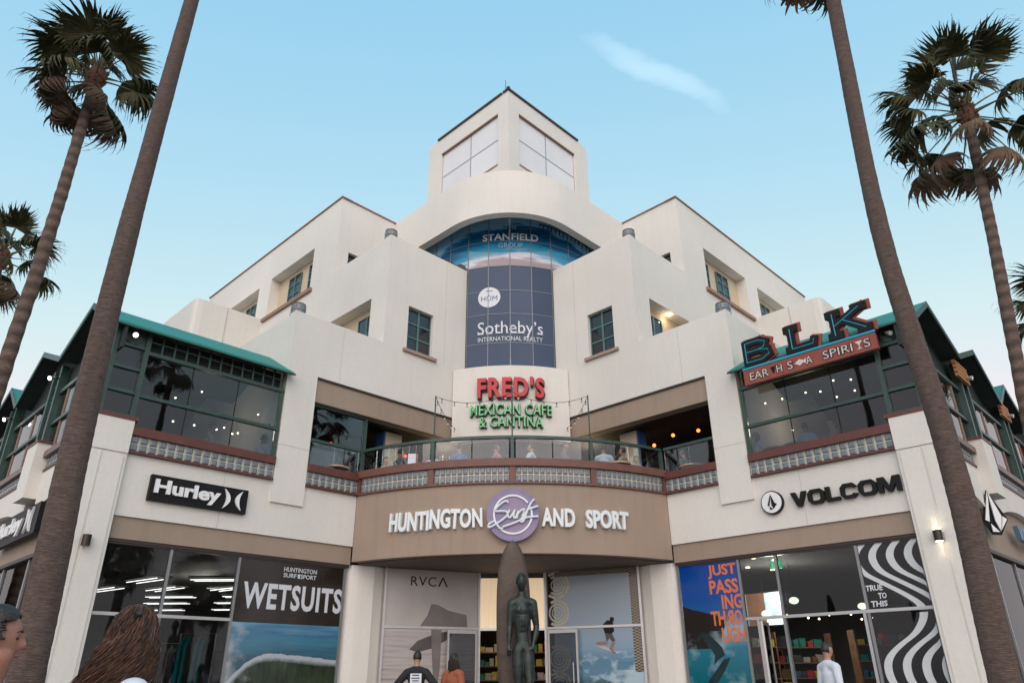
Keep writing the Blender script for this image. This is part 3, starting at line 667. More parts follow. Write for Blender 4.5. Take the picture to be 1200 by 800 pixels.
def street_side(sg):
    S = OUT(5.8, sg); left = sg < 0
    w = MB(); wall(w, S, 9.1+.05, 22, 5.32, 5.93, .3, (), 0); P(w, 'wall', stucco)
    w = MB()                                # segmental arches hanging between the pilasters
    for c0, c1 in ((7.4, 11.3), (11.95, 15.9), (16.55, 20.4)):
        n = 14; top = [(c0+(c1-c0)*i/n, 5.318) for i in range(n+1)]
        lo = [(x, 5.315 - .42*((2*(x-c0)/(c1-c0)-1)**2)) for x, _ in top]
        pl = [p for p in lo if p[0] >= 9.16] + [p for p in top[::-1] if p[0] >= 9.16]
        w = MB(); w.ext(pl, lambda a, b, d: S(a, d, b), -.3, 0); P(w, 'arch', stucco)
    for u in (11.3, 15.9, 20.4):
        w = MB(); w.box(S, u, u+.62, -.1, .28, 5.28, 6.62); P(w, 'pilaster', stucco)
        w = MB(); w.box(S, u-.03, u+.65, -.1, .30, 6.622, 6.68); P(w, 'pilaster_cap', trimr)
    w = MB(); wall(w, S, 9.16, 22, 4.02, 5.31, .35, (), -.16); P(w, 'fascia', taupe)
    w = MB(); w.box(S, 9.16, 22, -.25, -.14, 3.93, 4.015); P(w, 'head_trim', brownt)
    block_strip(S, 9.35, 11.28, 5.99, 6.26, 11, -.0, BLD, R2)
    block_strip(S, 11.97, 15.85, 5.99, 6.26, 22, -.0, BLD, R2)
    w = MB(); w.box(S, 9.2, 22, -.2, .03, 5.935, 5.985); P(w, 'brick_trim', trimr)
    u = 9.75
    w = MB(); wall(w, S, 9.16, 9.7, 0, 4.0, .3, (), 0); P(w, 'corner_pillar', stucco)
    while u < 19:
        w = MB(); w.box(S, u+.03, u+1.55, -.26, -.24, .15, 3.92); P(w, 'pane', g_shop)
        w = MB(); w.box(S, u-.03, u+.03, -.3, -.2, .12, 3.925); P(w, 'mullion', tframe); u += 1.58
for sg in (-1, 1): pavilion(sg); street_side(sg)
T = thing('timber_louvre', 'orange lit timber slats under the gable beside the right palm trunk', 'louvre', None, (11.6, 17.3, 8.2))
S = OUT(5.8, 1); ob = mat('orange_timber', (.42, .17, .05), .6, .2, 6)
for u0 in (11.3, 14.4):
    for k in range(4):
        w = MB(); w.box(S, u0, u0+.75, .12, .2, 8.32+k*.12, 8.41+k*.12); w.build('slat', ob, T)
T = thing('red_frame', 'red painted steel frame at the far end of the right terrace', 'steel frame', None, (17, 22.8, 5.9))
redm = mat('red_steel', (.30, .03, .025), .5, .15, 5)
for u in (16.2, 17.4, 18.6):
    w = MB(); w.box(S, u, u+.12, .35, .47, 5.9, 8.9); w.build('post', redm, T)
for z in (6.9, 7.9, 8.8):
    w = MB(); w.box(S, 16.12, 18.8, .36, .46, z, z+.08); w.build('rail', redm, T)

# ------------------------------------------------------------------ signs
neon_w = mat('sign_face_white', (.80, .80, .79), .35, .02, 8)
F = IN(24, -1)
def surf_sign_board(name, label, fr, u0, u1, z0, z1, o):
    T = thing(name, label, 'shop sign', None, fr((u0+u1)/2, o, z0)); wd = abs(u1-u0)*R2; h = z1-z0
    w = MB(); w.box(fr, u0, u1, o-.02, o+.10, z0, z1); w.build('board', black, T)
    fn = on(fr, (u0+u1)/2, o+.10, (z0+z1)/2)
    letters(T, 'Hurley', wd*.66, h*.70, .05, lambda a, b, d=0: fn(a-wd*.13, b-.01, d), neon_w, bold=.035)
    for sx in (-1, 1):      # two crescents back to back
        cx = wd*.335+sx*.035; pts = []
        for i in range(15):
            t = -1+2*i/14; pts.append((cx + sx*(.03+.16*t*t), h*.40*t))
        for i in range(15):
            t = 1-2*i/14; pts.append((cx + sx*(.125+.065*t*t), h*.40*t*.99))
        w = MB()
        for i in range(14): w.ext([pts[i], pts[i+1], pts[28-i], pts[29-i]], fn, 0, .05)
        w.build('crescent', neon_w, T)
surf_sign_board('shop_sign', 'white crescent-logo sign on a black board, front of the left wing', F, 8.10, 6.48, 4.98, 5.55, -.05)
surf_sign_board('shop_sign', 'white crescent-logo sign on black, on the left street side behind the palm trunk', OUT(5.8, -1), 13.2, 10.65, 4.38, 5.08, -.02)
def wide_letters(parent, fn, W_, H_, dep, m):
    """six wide heavy letters drawn as clean outlines: V O L C O M"""
    wl_ = [.405, .42, .33, .40, .42, .50]; tot = sum(wl_)+5*.025; k = W_/tot; x = -W_/2; t = .088; h = H_
    def rr_(w_, h_, c): return [(c, 0), (w_-c, 0), (w_, c), (w_, h_-c), (w_-c, h_), (c, h_), (0, h_-c), (0, c)]
    for ch, w_ in zip('VOLCOM', wl_):
        w_ *= k; mb = MB(); f = lambda a, b, d, x=x: fn(a+x, b-h/2, d); q = 0
        def piece(pl):
            nonlocal q
            mb.ext(pl, f, .0005*q, dep+.0005*q); q += 1
        if ch == 'V': piece([(0, h), (.12, h), (w_/2, .11), (w_-.12, h), (w_, h), (w_/2+.055, 0), (w_/2-.055, 0)][:3] + [(w_/2, 0), (w_/2-.055, 0)]); piece([(w_/2, .11), (w_-.12, h), (w_, h), (w_/2+.055, 0), (w_/2, 0)])
        elif ch in 'OC':
            o_ = rr_(w_, h, .085); i_ = [(t+(px_)*(w_-2*t*1.1)/w_*1.0+.006, t*.82+py_*(h-2*t*.82)/h) for px_, py_ in rr_(w_, h, .06)]
            for n_ in range(8):
                if ch == 'C' and n_ == 2: continue
                piece([o_[n_], o_[(n_+1) % 8], i_[(n_+1) % 8], i_[n_]])
        elif ch == 'L': piece([(0, 0), (.105, 0), (.105, h), (0, h)]); piece([(.105, 0), (w_, 0), (w_, t*.85), (.105, t*.85)])
        else:
            piece([(0, 0), (.10, 0), (.10, h*.55), (.10, h), (0, h)]); piece([(w_-.10, 0), (w_, 0), (w_, h), (w_-.10, h)])
            piece([(.10, h*.52), (w_/2-.035, 0), (w_/2, 0), (w_/2, h*.36), (.15, h), (.10, h)]); piece([(w_/2, 0), (w_/2+.035, 0), (w_-.10, h*.52), (w_-.10, h), (w_-.15, h), (w_/2, h*.36)])
        mb.build('letter', m, parent); x += w_+.025*k
F = IN(24, 1)
T = thing('shop_sign', 'black letters after a round stone-shaped emblem, on the front of the right wing', 'shop sign', None, F(7.3, 0, 4.9))
fn = on(F, 7.60, -.04, 5.20); wide_letters(T, fn, 2.50, .34, .09, black)
fn = on(F, 6.37, -.05, 5.23)
circ = lambda r, n=32: [(r*math.cos(math.tau*i/n), r*math.sin(math.tau*i/n)) for i in range(n)]
w = MB(); w.ext(circ(.285), fn, 0, .08); w.build('disc_rim', black, T)
w = MB(); w.ext(circ(.255), fn, .081, .10); w.build('disc', neon_w, T)
def stone(fn, s, d0, d1, parent, mb_, mw, framed=True):
    if framed:
        w = MB(); w.ext([(0, 1.0*s), (.78*s, -.25*s), (.2*s, -.95*s), (-.30*s, -.95*s), (-.62*s, -.35*s)], fn, d0-.03, d0); w.build('emblem_back', mb_, parent)
    for pl, m in (([(0, .92*s), (-.50*s, -.35*s), (-.30*s, -.42*s), (-.05*s, .55*s)], mw if framed else mb_), ([(.03*s, .88*s), (.02*s, -.35*s), (.18*s, -.80*s), (.42*s, -.15*s)], mw if framed else mb_),
                  ([(-.26*s, -.50*s), (.10*s, -.84*s), (-.26*s, -.84*s)], mw if framed else mb_), ([(.47*s, -.15*s), (.24*s, -.74*s), (.68*s, -.27*s)], mw if framed else mb_)):
        w = MB(); w.ext(pl, fn, d0+.001, d1); w.build('emblem_facet', m, parent)
fn = on(F, 6.37, .052, 5.23); stone(fn, .20, 0, .02, T, black, neon_w, False)
S = OUT(5.8, 1)
T = thing('shop_sign', 'big black and white faceted stone emblem with blue-edged letters, on the right street side', 'shop sign', None, S(11.5, 0, 4.4))
fq = on(IN(28.3, 1), 11.3, 0, 4.83); fn = lambda a, b, d=0: (11.3+a*.97-d*.24, 17.0+a*.24-d*.97, 4.83+b); w = MB(); w.tube([(11.3, 17.0, 4.83), (11.9, 17.9, 4.83)], .05, 8); w.build('bracket', black, T); stone(fn, .54, 0, .05, T, black, neon_w)
fn = on(S, 13.6, .02, 4.62); wide_letters(T, fn, 2.5, .34, .12, mat('letter_blue_grey', (.12, .2, .28), .4, .1, 4))

# curved fascia: HUNTINGTON (Surf) AND SPORT
T = thing('fascia_sign', 'white brush lettering either side of a round violet disc on the curved taupe band', 'shop sign', None, (0, 18.4, 4.6))
fnc = on_arc(7.55, 26.01, .03, 5.06)
lw = mat('letter_white_lit', (.66, .69, .69), .4, .02, 8, emis=(.9, .95, 1), estr=.04)
letters(T, 'HUNTINGTON', 2.52, .50, .09, lambda a, b, d=0: fnc(a-2.02, b, d), lw, bold=.035, jit=.05)
letters(T, 'AND', .86, .47, .09, lambda a, b, d=0: fnc(a+1.15, b+.01, d), lw, bold=.035, jit=.05)
letters(T, 'SPORT', 1.20, .47, .09, lambda a, b, d=0: fnc(a+2.47, b, d), lw, bold=.035, jit=.05)
fd = lambda a, b, d=0: (a, 18.46-.05-d, 5.11+b)
vio = mat('disc_violet', (.17, .15, .30), .5, .3, 1.6, col2=(.30, .22, .32))
w = MB(); w.ext(circ(.665, 48), fd, 0, .12); w.build('disc', vio, T)
w = MB(); rO, rI, n = .50, .455, 48
for i in range(n):
    a, b = math.tau*i/n, math.tau*(i+1)/n
    if .28 < (a % math.tau) < .62: continue
    w.ext([(rI*math.cos(a), rI*math.sin(a)), (rO*math.cos(a), rO*math.sin(a)), (rO*math.cos(b), rO*math.sin(b)), (rI*math.cos(b), rI*math.sin(b))], fd, .121, .15)
w.build('ring', lw, T)
def spline(pts, k=6):
    out = []
    for i in range(len(pts)-1):
        p0 = pts[max(0, i-1)]; p1 = pts[i]; p2 = pts[i+1]; p3 = pts[min(len(pts)-1, i+2)]
        for j in range(k):
            t = j/k; out.append(tuple(.5*((2*p1[c])+(-p0[c]+p2[c])*t+(2*p0[c]-5*p1[c]+4*p2[c]-p3[c])*t*t+(-p0[c]+3*p1[c]-3*p2[c]+p3[c])*t**3) for c in range(len(p1))))
    out.append(pts[-1]); return out
strokes = [[((x-570)/368, -(y-290)/368) for x, y in st] for st in (
    [(525, 185), (512, 168), (470, 185), (415, 235), (408, 262), (460, 262), (512, 268), (515, 300), (480, 335), (420, 375), (360, 408), (342, 400), (352, 378), (400, 352)], [(418, 372), (440, 410), (478, 425)],
    [(540, 250), (522, 300), (540, 322), (566, 292), (590, 250)], [(588, 252), (576, 306), (592, 325), (622, 262)], [(622, 262), (604, 330)], [(616, 290), (646, 256), (676, 250), (660, 300), (672, 330)],
    [(772, 152), (738, 190), (704, 262), (672, 345), (650, 362), (646, 340), (700, 262)], [(700, 252), (750, 234), (806, 216)], [(700, 320), (760, 314), (806, 312)], [(474, 406), (560, 378), (640, 346), (700, 320)])]
for st in strokes:
    w = MB(); w.tube([fd(x, y, .165) for x, y in spline(st, 5)], .027, 6); w.build('script_stroke', lw, T)

# cafe sign: red over green letters
T = thing('restaurant_sign', 'big red letters over green letters on the cream wall above the balcony', 'restaurant sign', None, (0, 21.5, 8.4))
red = mat('sign_red', (.50, .010, .018), .35, .08, 5); dkred = mat('sign_letter_shadow', (.03, .012, .01), .6, .1, 5)
fs_ = on_arc(4.5, 26.12, .02, 0)
for txt, x0, z0, wd, h, m, dep, bd in (("FRED'S", 0, 9.82, 2.14, .74, red, .14, .045),):
    letters(T, txt, wd, h, .10, lambda a, b, d=0: fs_(a+x0+.025, b+z0-.035, d), dkred, 'letter_shadow_edge', bold=bd, spacing=1.14, jit=.0)  # dark copy set low and to the right as the red letters' shadow
    letters(T, txt, wd*.985, h*.97, .05, lambda a, b, d=0: fs_(a+x0, b+z0, d+.105), m, bold=bd*.8, spacing=1.14, jit=.0)
gsign = mat('sign_green', (.02, .20, .055), .35, .1, 5); gtube = mat('sign_green_tube', (.22, .55, .28), .3, .05, 5, emis=(.2, .8, .35), estr=.05)
for txt, z0, wd, h in (('MEXICAN CAFE', 9.07, 2.60, .40), ('& CANTINA', 8.66, 2.02, .37)):
    letters(T, txt, wd, h, .06, lambda a, b, d=0: fs_(a, b+z0, d), mat('sign_green_dark', (.01, .05, .02), .5, .1, 5), 'letter_shadow_edge', bold=.05, spacing=1.06)
    letters(T, txt, wd*.985, h*.93, .05, lambda a, b, d=0: fs_(a, b+z0+.01, d+.062), gsign, bold=.02, spacing=1.06)
    letters(T, txt, wd*.985, h*.93, .01, lambda a, b, d=0: fs_(a, b+z0+.01, d+.113), gtube, 'neon_tube', bold=-.012, spacing=1.06)

# lettering on the curved glass
fg = on_arc(Rg, yg, .006, 0)
ink = mat('window_lettering', (.62, .64, .67), .4, .02, 8)
T = thing('window_lettering', 'white serif realty lettering on the navy curved glass', 'lettering', None, (0, 22.1, 11.8))
sc_ = text_comps('Sotheby\u2019s', 2.28, .62, .004, bold=.002)
for vs, fs in sc_:
    mb = MB(); mb.add([fg(a, b+12.22, d) for a, b, d in vs], fs); mb.build('letter', ink, T)
    xs_ = [p[0] for p in vs]; yb = min(p[1] for p in vs)
    if yb < -.05 and max(p[1] for p in vs)-yb > .25:      # slab serifs at the feet
        lo = [p[0] for p in vs if p[1] < yb+.03]
        for xx in {round(min(lo), 3), round(max(lo), 3)}:
            mb = MB(); mb.box(lambda u, o, z: fg(u, z, o), xx-.04, xx+.04, .001, .005, 12.22+yb, 12.22+yb+.022); mb.build('serif', ink, T)
flat_text(T, 'INTERNATIONAL REALTY', 2.25, .17, lambda a, b, d=0: fg(a, b+11.86, d), ink)
T = thing('window_logo', 'round white disc logo reading HOM on the navy curved glass', 'logo', None, (-.7, 22.2, 13.1))
fh = lambda a, b, d=0: fg(a-.74, b+13.49, d)
w = MB(); cc = circ(.40, 36); w.add([fh(0, 0, .003)] + [fh(x, y, .003) for x, y in cc] , [(0, i+1, (i+1) % 36+1) for i in range(36)]); w.build('disc', ink, T)
flat_text(T, 'H\u014cM', .58, .25, lambda a, b, d=0: fh(a, b-.02, d+.004), film, bold=-.01)
w = MB(); w.tube([fh(-.12, .24, .008), fh(-.04, .27, .008), fh(.03, .23, .008), fh(.12, .26, .008)], .010, 4); w.build('wave_mark', film, T)
T = thing('window_lettering', 'white THE STANFIELD GROUP lettering on the blue beach-print glass', 'lettering', None, (0, 22.1, 15.4))
flat_text(T, 'THE', .46, .17, lambda a, b, d=0: fg(a+.03, b+16.38, d), mat('ink_thin', (.30, .48, .62), .4, .02, 8))
flat_text(T, 'STANFIELD', 2.06, .29, lambda a, b, d=0: fg(a+.03, b+15.97, d), ink, bold=.02)
flat_text(T, 'GROUP', .88, .2, lambda a, b, d=0: fg(a+.03, b+15.60, d), mat('ink_thin', (0, 0, 0)))

# neon bar sign over the right terrace
_f = IN(24, 1)
F = lambda u, o, z: _f(u+.25, o, z)
F.sg = 1
T = thing('bar_sign', 'red-brown neon sign with three tall black letters over the right terrace glazing', 'bar sign', None, F(7.3, .4, 8.2))
rust = mat('sign_rust', (.27, .06, .038), .55, .15, 4); neon = mat('neon_blue', (.012, .22, .33), .3, .02, 8, emis=(.02, .45, .7), estr=.10)
w = MB(); w.box(F, 6.08, 8.45, .25, .37, 8.22, 8.62); w.build('board', rust, T)
w = MB(); w.box(F, 6.06, 8.48, .24, .36, 8.623, 8.70); w.build('band', black, T)
w = MB(); w.box(F, 6.08, 8.46, .361, .385, 8.635, 8.685); w.build('neon_line', neon, T)
def slab(ch):
    v = {'B': ([[(0, 0), (0, 1)], [(0, 1), (.55, 1), (.8, .85), (.72, .6), (.5, .53), (0, .53)], [(.5, .53), (.85, .42), (.9, .18), (.6, 0), (0, 0)]]),
         'L': ([[(.1, 1), (.1, 0)], [(.1, 0), (.95, 0), (1.0, .22)]]), 'K': ([[(.08, 1), (.08, 0)], [(.08, .42), (.95, 1)], [(.38, .62), (1.05, 0)]])}[ch]
    return v
def stroke_poly(a, b, t):
    d = Vector((b[0]-a[0], b[1]-a[1])); d.normalize(); nn_ = Vector((-d.y, d.x))*t; e = d*t*.8
    return [(a[0]-e.x+nn_.x, a[1]-e.y+nn_.y), (b[0]+e.x+nn_.x, b[1]+e.y+nn_.y), (b[0]+e.x-nn_.x, b[1]+e.y-nn_.y), (a[0]-e.x-nn_.x, a[1]-e.y-nn_.y)]
for ch, uu_, sc2, wd in (('B', 6.20, .54, .70), ('L', 7.03, .56, .62), ('K', 7.80, .58, .74)):
    fn = on(F, uu_, .28, 8.80)
    rs = MB(); bs = MB(); k = 0
    segs_ = []
    for ln in slab(ch):
        for a, b in zip(ln[:-1], ln[1:]): segs_.append(((a[0]*wd, a[1]*sc2), (b[0]*wd, b[1]*sc2)))
    if ch != 'B':
        segs_ += [((segs_[0][0][0]-.10, sc2), (segs_[0][0][0]+.12, sc2)), ((segs_[0][0][0]-.10, 0), (segs_[0][0][0]+.12, 0))]
    if ch == 'K': segs_ += [((.95*wd-.13, sc2), (.95*wd+.1, sc2)), ((1.05*wd-.13, 0), (1.05*wd+.08, 0))]
    for a, b in segs_:
        rs.ext(stroke_poly((a[0]+.05, a[1]+.02), (b[0]+.05, b[1]+.02), .125), fn, .001*k, .05+.001*k); bs.ext(stroke_poly(a, b, .095), fn, .06+.001*k, .115+.001*k); k += 1
    rs.build('letter_case', rust, T); lt = bs.build('letter', black, T)
    nb = MB()
    for ln in slab(ch): nb.tube([fn(x*wd, y*sc2, .125) for x, y in ln], .011, 6)
    nb.build('neon_tube', neon, lt)
fn = on(F, 7.265, .372, 8.415)
wl = mat('sign_letter_pale', (.62, .58, .55), .5, .03, 8)
for txt, x0, wd in (('EAR', -1.25, .50), ('H', -.70, .14), ('S', -.42, .13), ('A', .07, .16), ('SPIRI', .77, .70), ('S', 1.46, .14)):
    letters(T, txt, wd+.035, .235, .006, lambda a, b, d=0: fn(a+x0, b, d), black, 'letter_shadow_edge', bold=.05)
    letters(T, txt, wd, .205, .006, lambda a, b, d=0: fn(a+x0, b, d+.0065), wl, bold=-.004)
for pl, m in (([(-.93, .10), (-.79, .10), (-.83, -.01), (-.86, -.10), (-.90, -.01)], black), ([(-.30, .0), (-.17, .09), (-.05, .03), (.0, .09), (-.02, -.06), (-.08, -.02), (-.17, -.08)], wl),
              ([(1.19, .10), (1.37, .10), (1.29, .01), (1.29, -.07), (1.35, -.10), (1.21, -.10), (1.27, -.07), (1.27, .01)], wl)):
    w = MB(); w.ext(pl, fn, 0, .01); w.build('pictogram', m, T)

# ------------------------------------------------------------------ printed films and posters on the shop glass
class Ex:                      # tiny expression wrapper over math nodes
    def __init__(s, n, l, o): s.n, s.l, s.o = n, l, o
    def op(s, k, b=None, clamp=False):
        m = s.n.new('ShaderNodeMath'); m.operation = k; m.use_clamp = clamp; s.l.new(s.o, m.inputs[0])
        if isinstance(b, Ex): s.l.new(b.o, m.inputs[1])
        elif b is not None: m.inputs[1].default_value = b
        return Ex(s.n, s.l, m.outputs[0])
    def __add__(s, b): return s.op('ADD', b)
    def __sub__(s, b): return s.op('SUBTRACT', b)
    def __mul__(s, b): return s.op('MULTIPLY', b)
    def lt(s, b): return s.op('LESS_THAN', b)
    def gt(s, b): return s.op('GREATER_THAN', b)
    def sat(s): return s.op('ADD', 0.0, True)
class Pic:                     # picture printed in the poster's own x (right) and y (up), metres
    def __init__(s, name, rough=.12):
        s.m, s.n, s.l, s.b = new_mat(name); s.b.inputs['Roughness'].default_value = rough
        tcn = s.n.new('ShaderNodeTexCoord'); s.tc = tcn; sp = s.n.new('ShaderNodeSeparateXYZ'); s.l.new(tcn.outputs['Object'], sp.inputs[0])
        s.x = Ex(s.n, s.l, sp.outputs[0]); s.y = Ex(s.n, s.l, sp.outputs[1]); s.c = None
    def noise(s, sc, sx=1, sy=1, det=5):
        mp_ = s.n.new('ShaderNodeMapping'); mp_.inputs['Scale'].default_value = (sx, sy, 1); s.l.new(s.tc.outputs['Object'], mp_.inputs[0])
        k = s.n.new('ShaderNodeTexNoise'); k.inputs['Scale'].default_value = sc; k.inputs['Detail'].default_value = det; s.l.new(mp_.outputs[0], k.inputs['Vector']); return Ex(s.n, s.l, k.outputs['Fac'])
    def ramp(s, e, stops):
        cr = s.n.new('ShaderNodeValToRGB'); el = cr.color_ramp.elements
        el[0].position, el[0].color = stops[0][0], (*stops[0][1], 1); el[1].position, el[1].color = stops[-1][0], (*stops[-1][1], 1)
        for p_, c in stops[1:-1]: q_ = el.new(p_); q_.color = (*c, 1)
        s.l.new(e.o, cr.inputs[0]); return cr.outputs[0]
    def lay(s, fac, col):
        mx = s.n.new('ShaderNodeMixRGB')
        s.l.new(fac.o, mx.inputs[0]); s.l.new(s.c, mx.inputs[1])
        if isinstance(col, tuple): mx.inputs[2].default_value = (*col, 1)
        else: s.l.new(col, mx.inputs[2])
        s.c = mx.outputs[0]
    def done(s): s.l.new(s.c, s.b.inputs['Base Color']); return s.m
def poster(name, label, fr, u, o, z0, w_, h, m, cat='poster', group=None):
    mb = MB(); mb.box(lambda a, b, c: (a, c, b), 0, w_, 0, .008, 0, h)
    ob = mb.build(name, m); ob.matrix_basis = MT(fr, u, o, z0); return tag(ob, label, cat, group)

F = IN(24, -1)
p = Pic('wetsuit_brown'); p.c = p.ramp(p.noise(1.2), [(.3, (.013, .010, .008)), (.7, (.028, .020, .014))]); pm = p.done()
T = thing('window_poster', 'dark brown window panel with huge white WETSUITS lettering', 'poster', None, F(5.3, 0, 2.67))
w = MB(); w.box(F, 4.325, 6.355, -.21, -.196, 2.60, 4.018); w.build('panel', pm, T)
fn = on(F, 5.30, -.195, 0)
letters(T, 'WETSUITS', 2.72, .60, .004, lambda a, b, d=0: fn(a+.03, b+3.20, d), ink, spacing=1.1, bold=.03)
letters(T, 'HUNTINGTON', .92, .105, .004, lambda a, b, d=0: fn(a+.12, b+3.86, d), ink, bold=.01)
letters(T, 'SURF', .36, .10, .004, lambda a, b, d=0: fn(a-.16, b+3.72, d), ink, bold=.01)
letters(T, 'SPORT', .44, .10, .004, lambda a, b, d=0: fn(a+.36, b+3.72, d), ink, bold=.01)
w = MB(); w.ext([(.04, 3.76), (.08, 3.77), (.13, 3.67), (.09, 3.66)], fn, 0, .004); w.ext([(.09, 3.77), (.13, 3.76), (.08, 3.67), (.04, 3.68)], fn, .0045, .008); w.build('cross_mark', ink, T)
p = Pic('wave_photo'); wv = p.noise(1.6, .35, 3.2, 7)
p.c = p.ramp(p.y*.4 + (wv-.5)*.35, [(.45, (.02, .05, .06)), (.70, (.03, .10, .15)), (.82, (.05, .19, .28)), (.9, (.04, .15, .26)), (1.0, (.12, .30, .42))])
dl = ((p.x*-1 + 1.05).op('MAXIMUM', 0.0)); dr_ = (p.x-1.3).op('MAXIMUM', 0.0); cre = (dl*dl)*-.62 + (dr_*-.075) + 1.74 + (p.noise(5, 1, 1)-.5)*.10      # crest line
inside = (cre - p.y)
p.lay((inside.gt(-.045)*1.0), (.40, .44, .46)); tub = p.noise(3, 1.6, .5)
p.lay((inside*9 - .2).sat(), p.ramp(tub, [(.3, (.006, .010, .006)), (.62, (.03, .05, .022)), (.8, (.09, .11, .07))]))
spr = p.noise(2.5, 1, 1); p.lay(((p.x*-1.1 + .62 + (spr-.5)*1.6 - p.y*.12)*1.4).sat(), (.45, .48, .50))
poster('window_poster', 'photo film of a dark green barrelling wave under blue water, left shop window', F, 6.355, -.20, .15, 2.872, 2.445, p.done())

# grey surfer photo film with the lettering RVCA, left of the entrance
p = Pic('surfer_photo_grey'); st = p.noise(1.5, .5, 9, 6)
p.c = p.ramp(p.y*.22 + (p.noise(.8)-.5)*.15, [(.0, (.40, .36, .34)), (.5, (.46, .42, .39)), (.9, (.52, .49, .46))])
sea = (p.y.lt(2.38)); p.lay(sea, p.ramp(st*1.0 + (p.y*.12), [(.42, (.14, .115, .11)), (.58, (.33, .29, .27)), (.75, (.42, .38, .36))]))
ln_ = el-.13
poster('window_poster', 'pale grey surfer photo film with thin black letters, left of the entrance doors', EL, .065, -.016, .15, ln_, 2.445, p.done(), group=None)
T = thing('window_poster', 'upper pane film with RVCA in thin black letters and a grey figure lifting a board', 'poster', None, (-2.2, 21, 2.66))
w = MB(); w.box(EL, .065, el-.065, -.016, -.008, 2.664, 4.122); w.build('film', MATS.get('surfer_grey_top') or mat('surfer_grey_top', (.44, .40, .37), .12, .12, .8), T)
fn = on(EL, .065, -.007, 0)
letters(T, 'RVC', .74, .25, .004, lambda a, b, d=0: fn(a+1.05, b+3.82, d), black, spacing=1.1)
w = MB(); w.ext([(1.47, 3.70), (1.60, 3.945), (1.635, 3.945), (1.77, 3.70), (1.72, 3.70), (1.618, 3.90), (1.52, 3.70)], fn, 0, .004); w.build('letter', black, T)
gry = mat('print_dark_grey', (.07, .06, .057), .15, .3, 2); gry2 = mat('print_mid_grey', (.16, .14, .13), .15, .2, 2)
w = MB(); w.ext([(1.0, 2.67), (1.20, 2.95), (1.30, 3.24), (1.50, 3.22), (1.80, 3.08), (2.35, 2.98), (2.38, 2.67)], fn, 0, .003); w.build('figure_print', gry2, T)
T2 = thing('window_print', 'dark grey print of a surfer holding a board, lower pane left of the doors', 'poster', None, (-2.2, 21, .2))
w = MB(); w.ext([(.72, 2.08), (.95, 2.30), (1.5, 2.50), (2.0, 2.58), (1.9, 2.40), (1.4, 2.12), (.95, 2.02)], fn, -.0, .003); w.build('board_print', gry, T2)
w = MB(); w.ext([(1.32, 2.58), (1.62, 2.58), (1.60, 1.6), (1.52, 1.0), (1.48, .5), (1.40, .5), (1.43, 1.3), (1.36, 2.0)], fn, .0035, .006); w.build('figure_print', gry2, T2)

# right of the entrance: sea photo with a small surfer, rings and a chequered edge
def sea_pic(name, base):
    p = Pic(name); yy = p.y + base; wv = p.noise(2.2, .5, 4, 7)
    p.c = p.ramp(yy*.25 + (wv-.5)*.06*1.0, [(0, (.015, .07, .09)), (.28, (.012, .05, .07)), (.36, (.10, .22, .30)), (.44, (.08, .20, .30)), (.52, (.20, .32, .42)), (.58, (.25, .34, .42)), (1, (.33, .37, .40))])
    foam = p.noise(3.0, 1, 1.5, 7); p.lay(((foam-.52)*6.0).sat() * (yy.lt(2.12)), (.36, .47, .54))
    p.lay(((p.x-1.7 + (foam-.5)*1.6)*2.0).sat()*(yy.lt(1.55)), (.40, .52, .58)); return p
poster('window_poster', 'blue sea photo film with breaking wave, lower pane right of the doors', ER, er*.0+.065, -.016, .15, er-.13, 2.445, sea_pic('sea_photo_low', .15).done())
T = thing('window_poster', 'pale sky film with chequered brown border, upper pane right of the doors', 'poster', None, (2.2, 21, 2.66))
ob2 = MB(); ob2.box(lambda a, b, c: (a, c, b), 0, er-.13, 0, .008, 0, 1.458); q2 = ob2.build('film', sea_pic('sea_photo_high', 2.66).done(), T)
q2.matrix_basis = MT(ER, .065, -.016, 2.664)
fn = on(ER, .065, -.007, 0)
p = Pic('chequered_film'); chx = p.n.new('ShaderNodeTexChecker'); chx.inputs['Scale'].default_value = 28; chx.inputs[1].default_value = (.015, .012, .01, 1); chx.inputs[2].default_value = (.33, .27, .2, 1)
p.l.new(p.tc.outputs['Object'], chx.inputs[0]); p.c = chx.outputs[0]; chm = p.done()
w = MB(); w.box(ER, er-.30, er-.07, -.006, .0, 2.664, 4.12); w.build('border_strip', chm, T)
w = MB(); w.box(ER, .30, er-.302, -.006, .0, 3.98, 4.12); w.build('border_strip', chm, T)
w = MB(); w.box(ER, er-.30, er-.07, -.006, .0, 1.5, 2.59); tag(w.build('window_border', chm), 'chequered brown strip at the right edge of the lower sea photo', 'window film')
ringm = mat('ring_cream', (.50, .45, .33), .3, .05, 5)
T3 = thing('ring_pattern', 'column of cream ring flowers on a dark strip beside the right door', 'window film', None, (1.1, 21.5, .3))
w = MB(); w.box(ER, .08, .26, -.0065, -.002, .3, 4.10); w.build('dark_strip', black, T3)
for k, (cz, sx) in enumerate(((3.76, .40), (3.02, .36), (2.36, .0), (1.85, .36), (1.18, .38), (.55, .38))):
    if sx == 0: continue
    for j, rr_ in enumerate((sx, sx*.72, sx*.46, sx*.2)):
        w = MB(); nn2 = 8 if k % 2 == 0 else 20; cxr = .30
        for i in range(nn2):
            a, b = math.tau*(i+.06)/nn2, math.tau*(i+.94)/nn2; ri = rr_*.80
            pts = [(cxr+rr_*math.cos(a), cz+rr_*math.sin(a)), (cxr+rr_*math.cos(b), cz+rr_*math.sin(b)), (cxr+ri*math.cos(b), cz+ri*math.sin(b)), (cxr+ri*math.cos(a), cz+ri*math.sin(a))]
            if min(q[0] for q in pts) < .02: continue
            w.ext(pts, fn, .002, .006)
        if w.v: (w.build('ring', ringm, T3))
skin_p = mat('print_skin', (.30, .14, .10), .3, .1, 5)
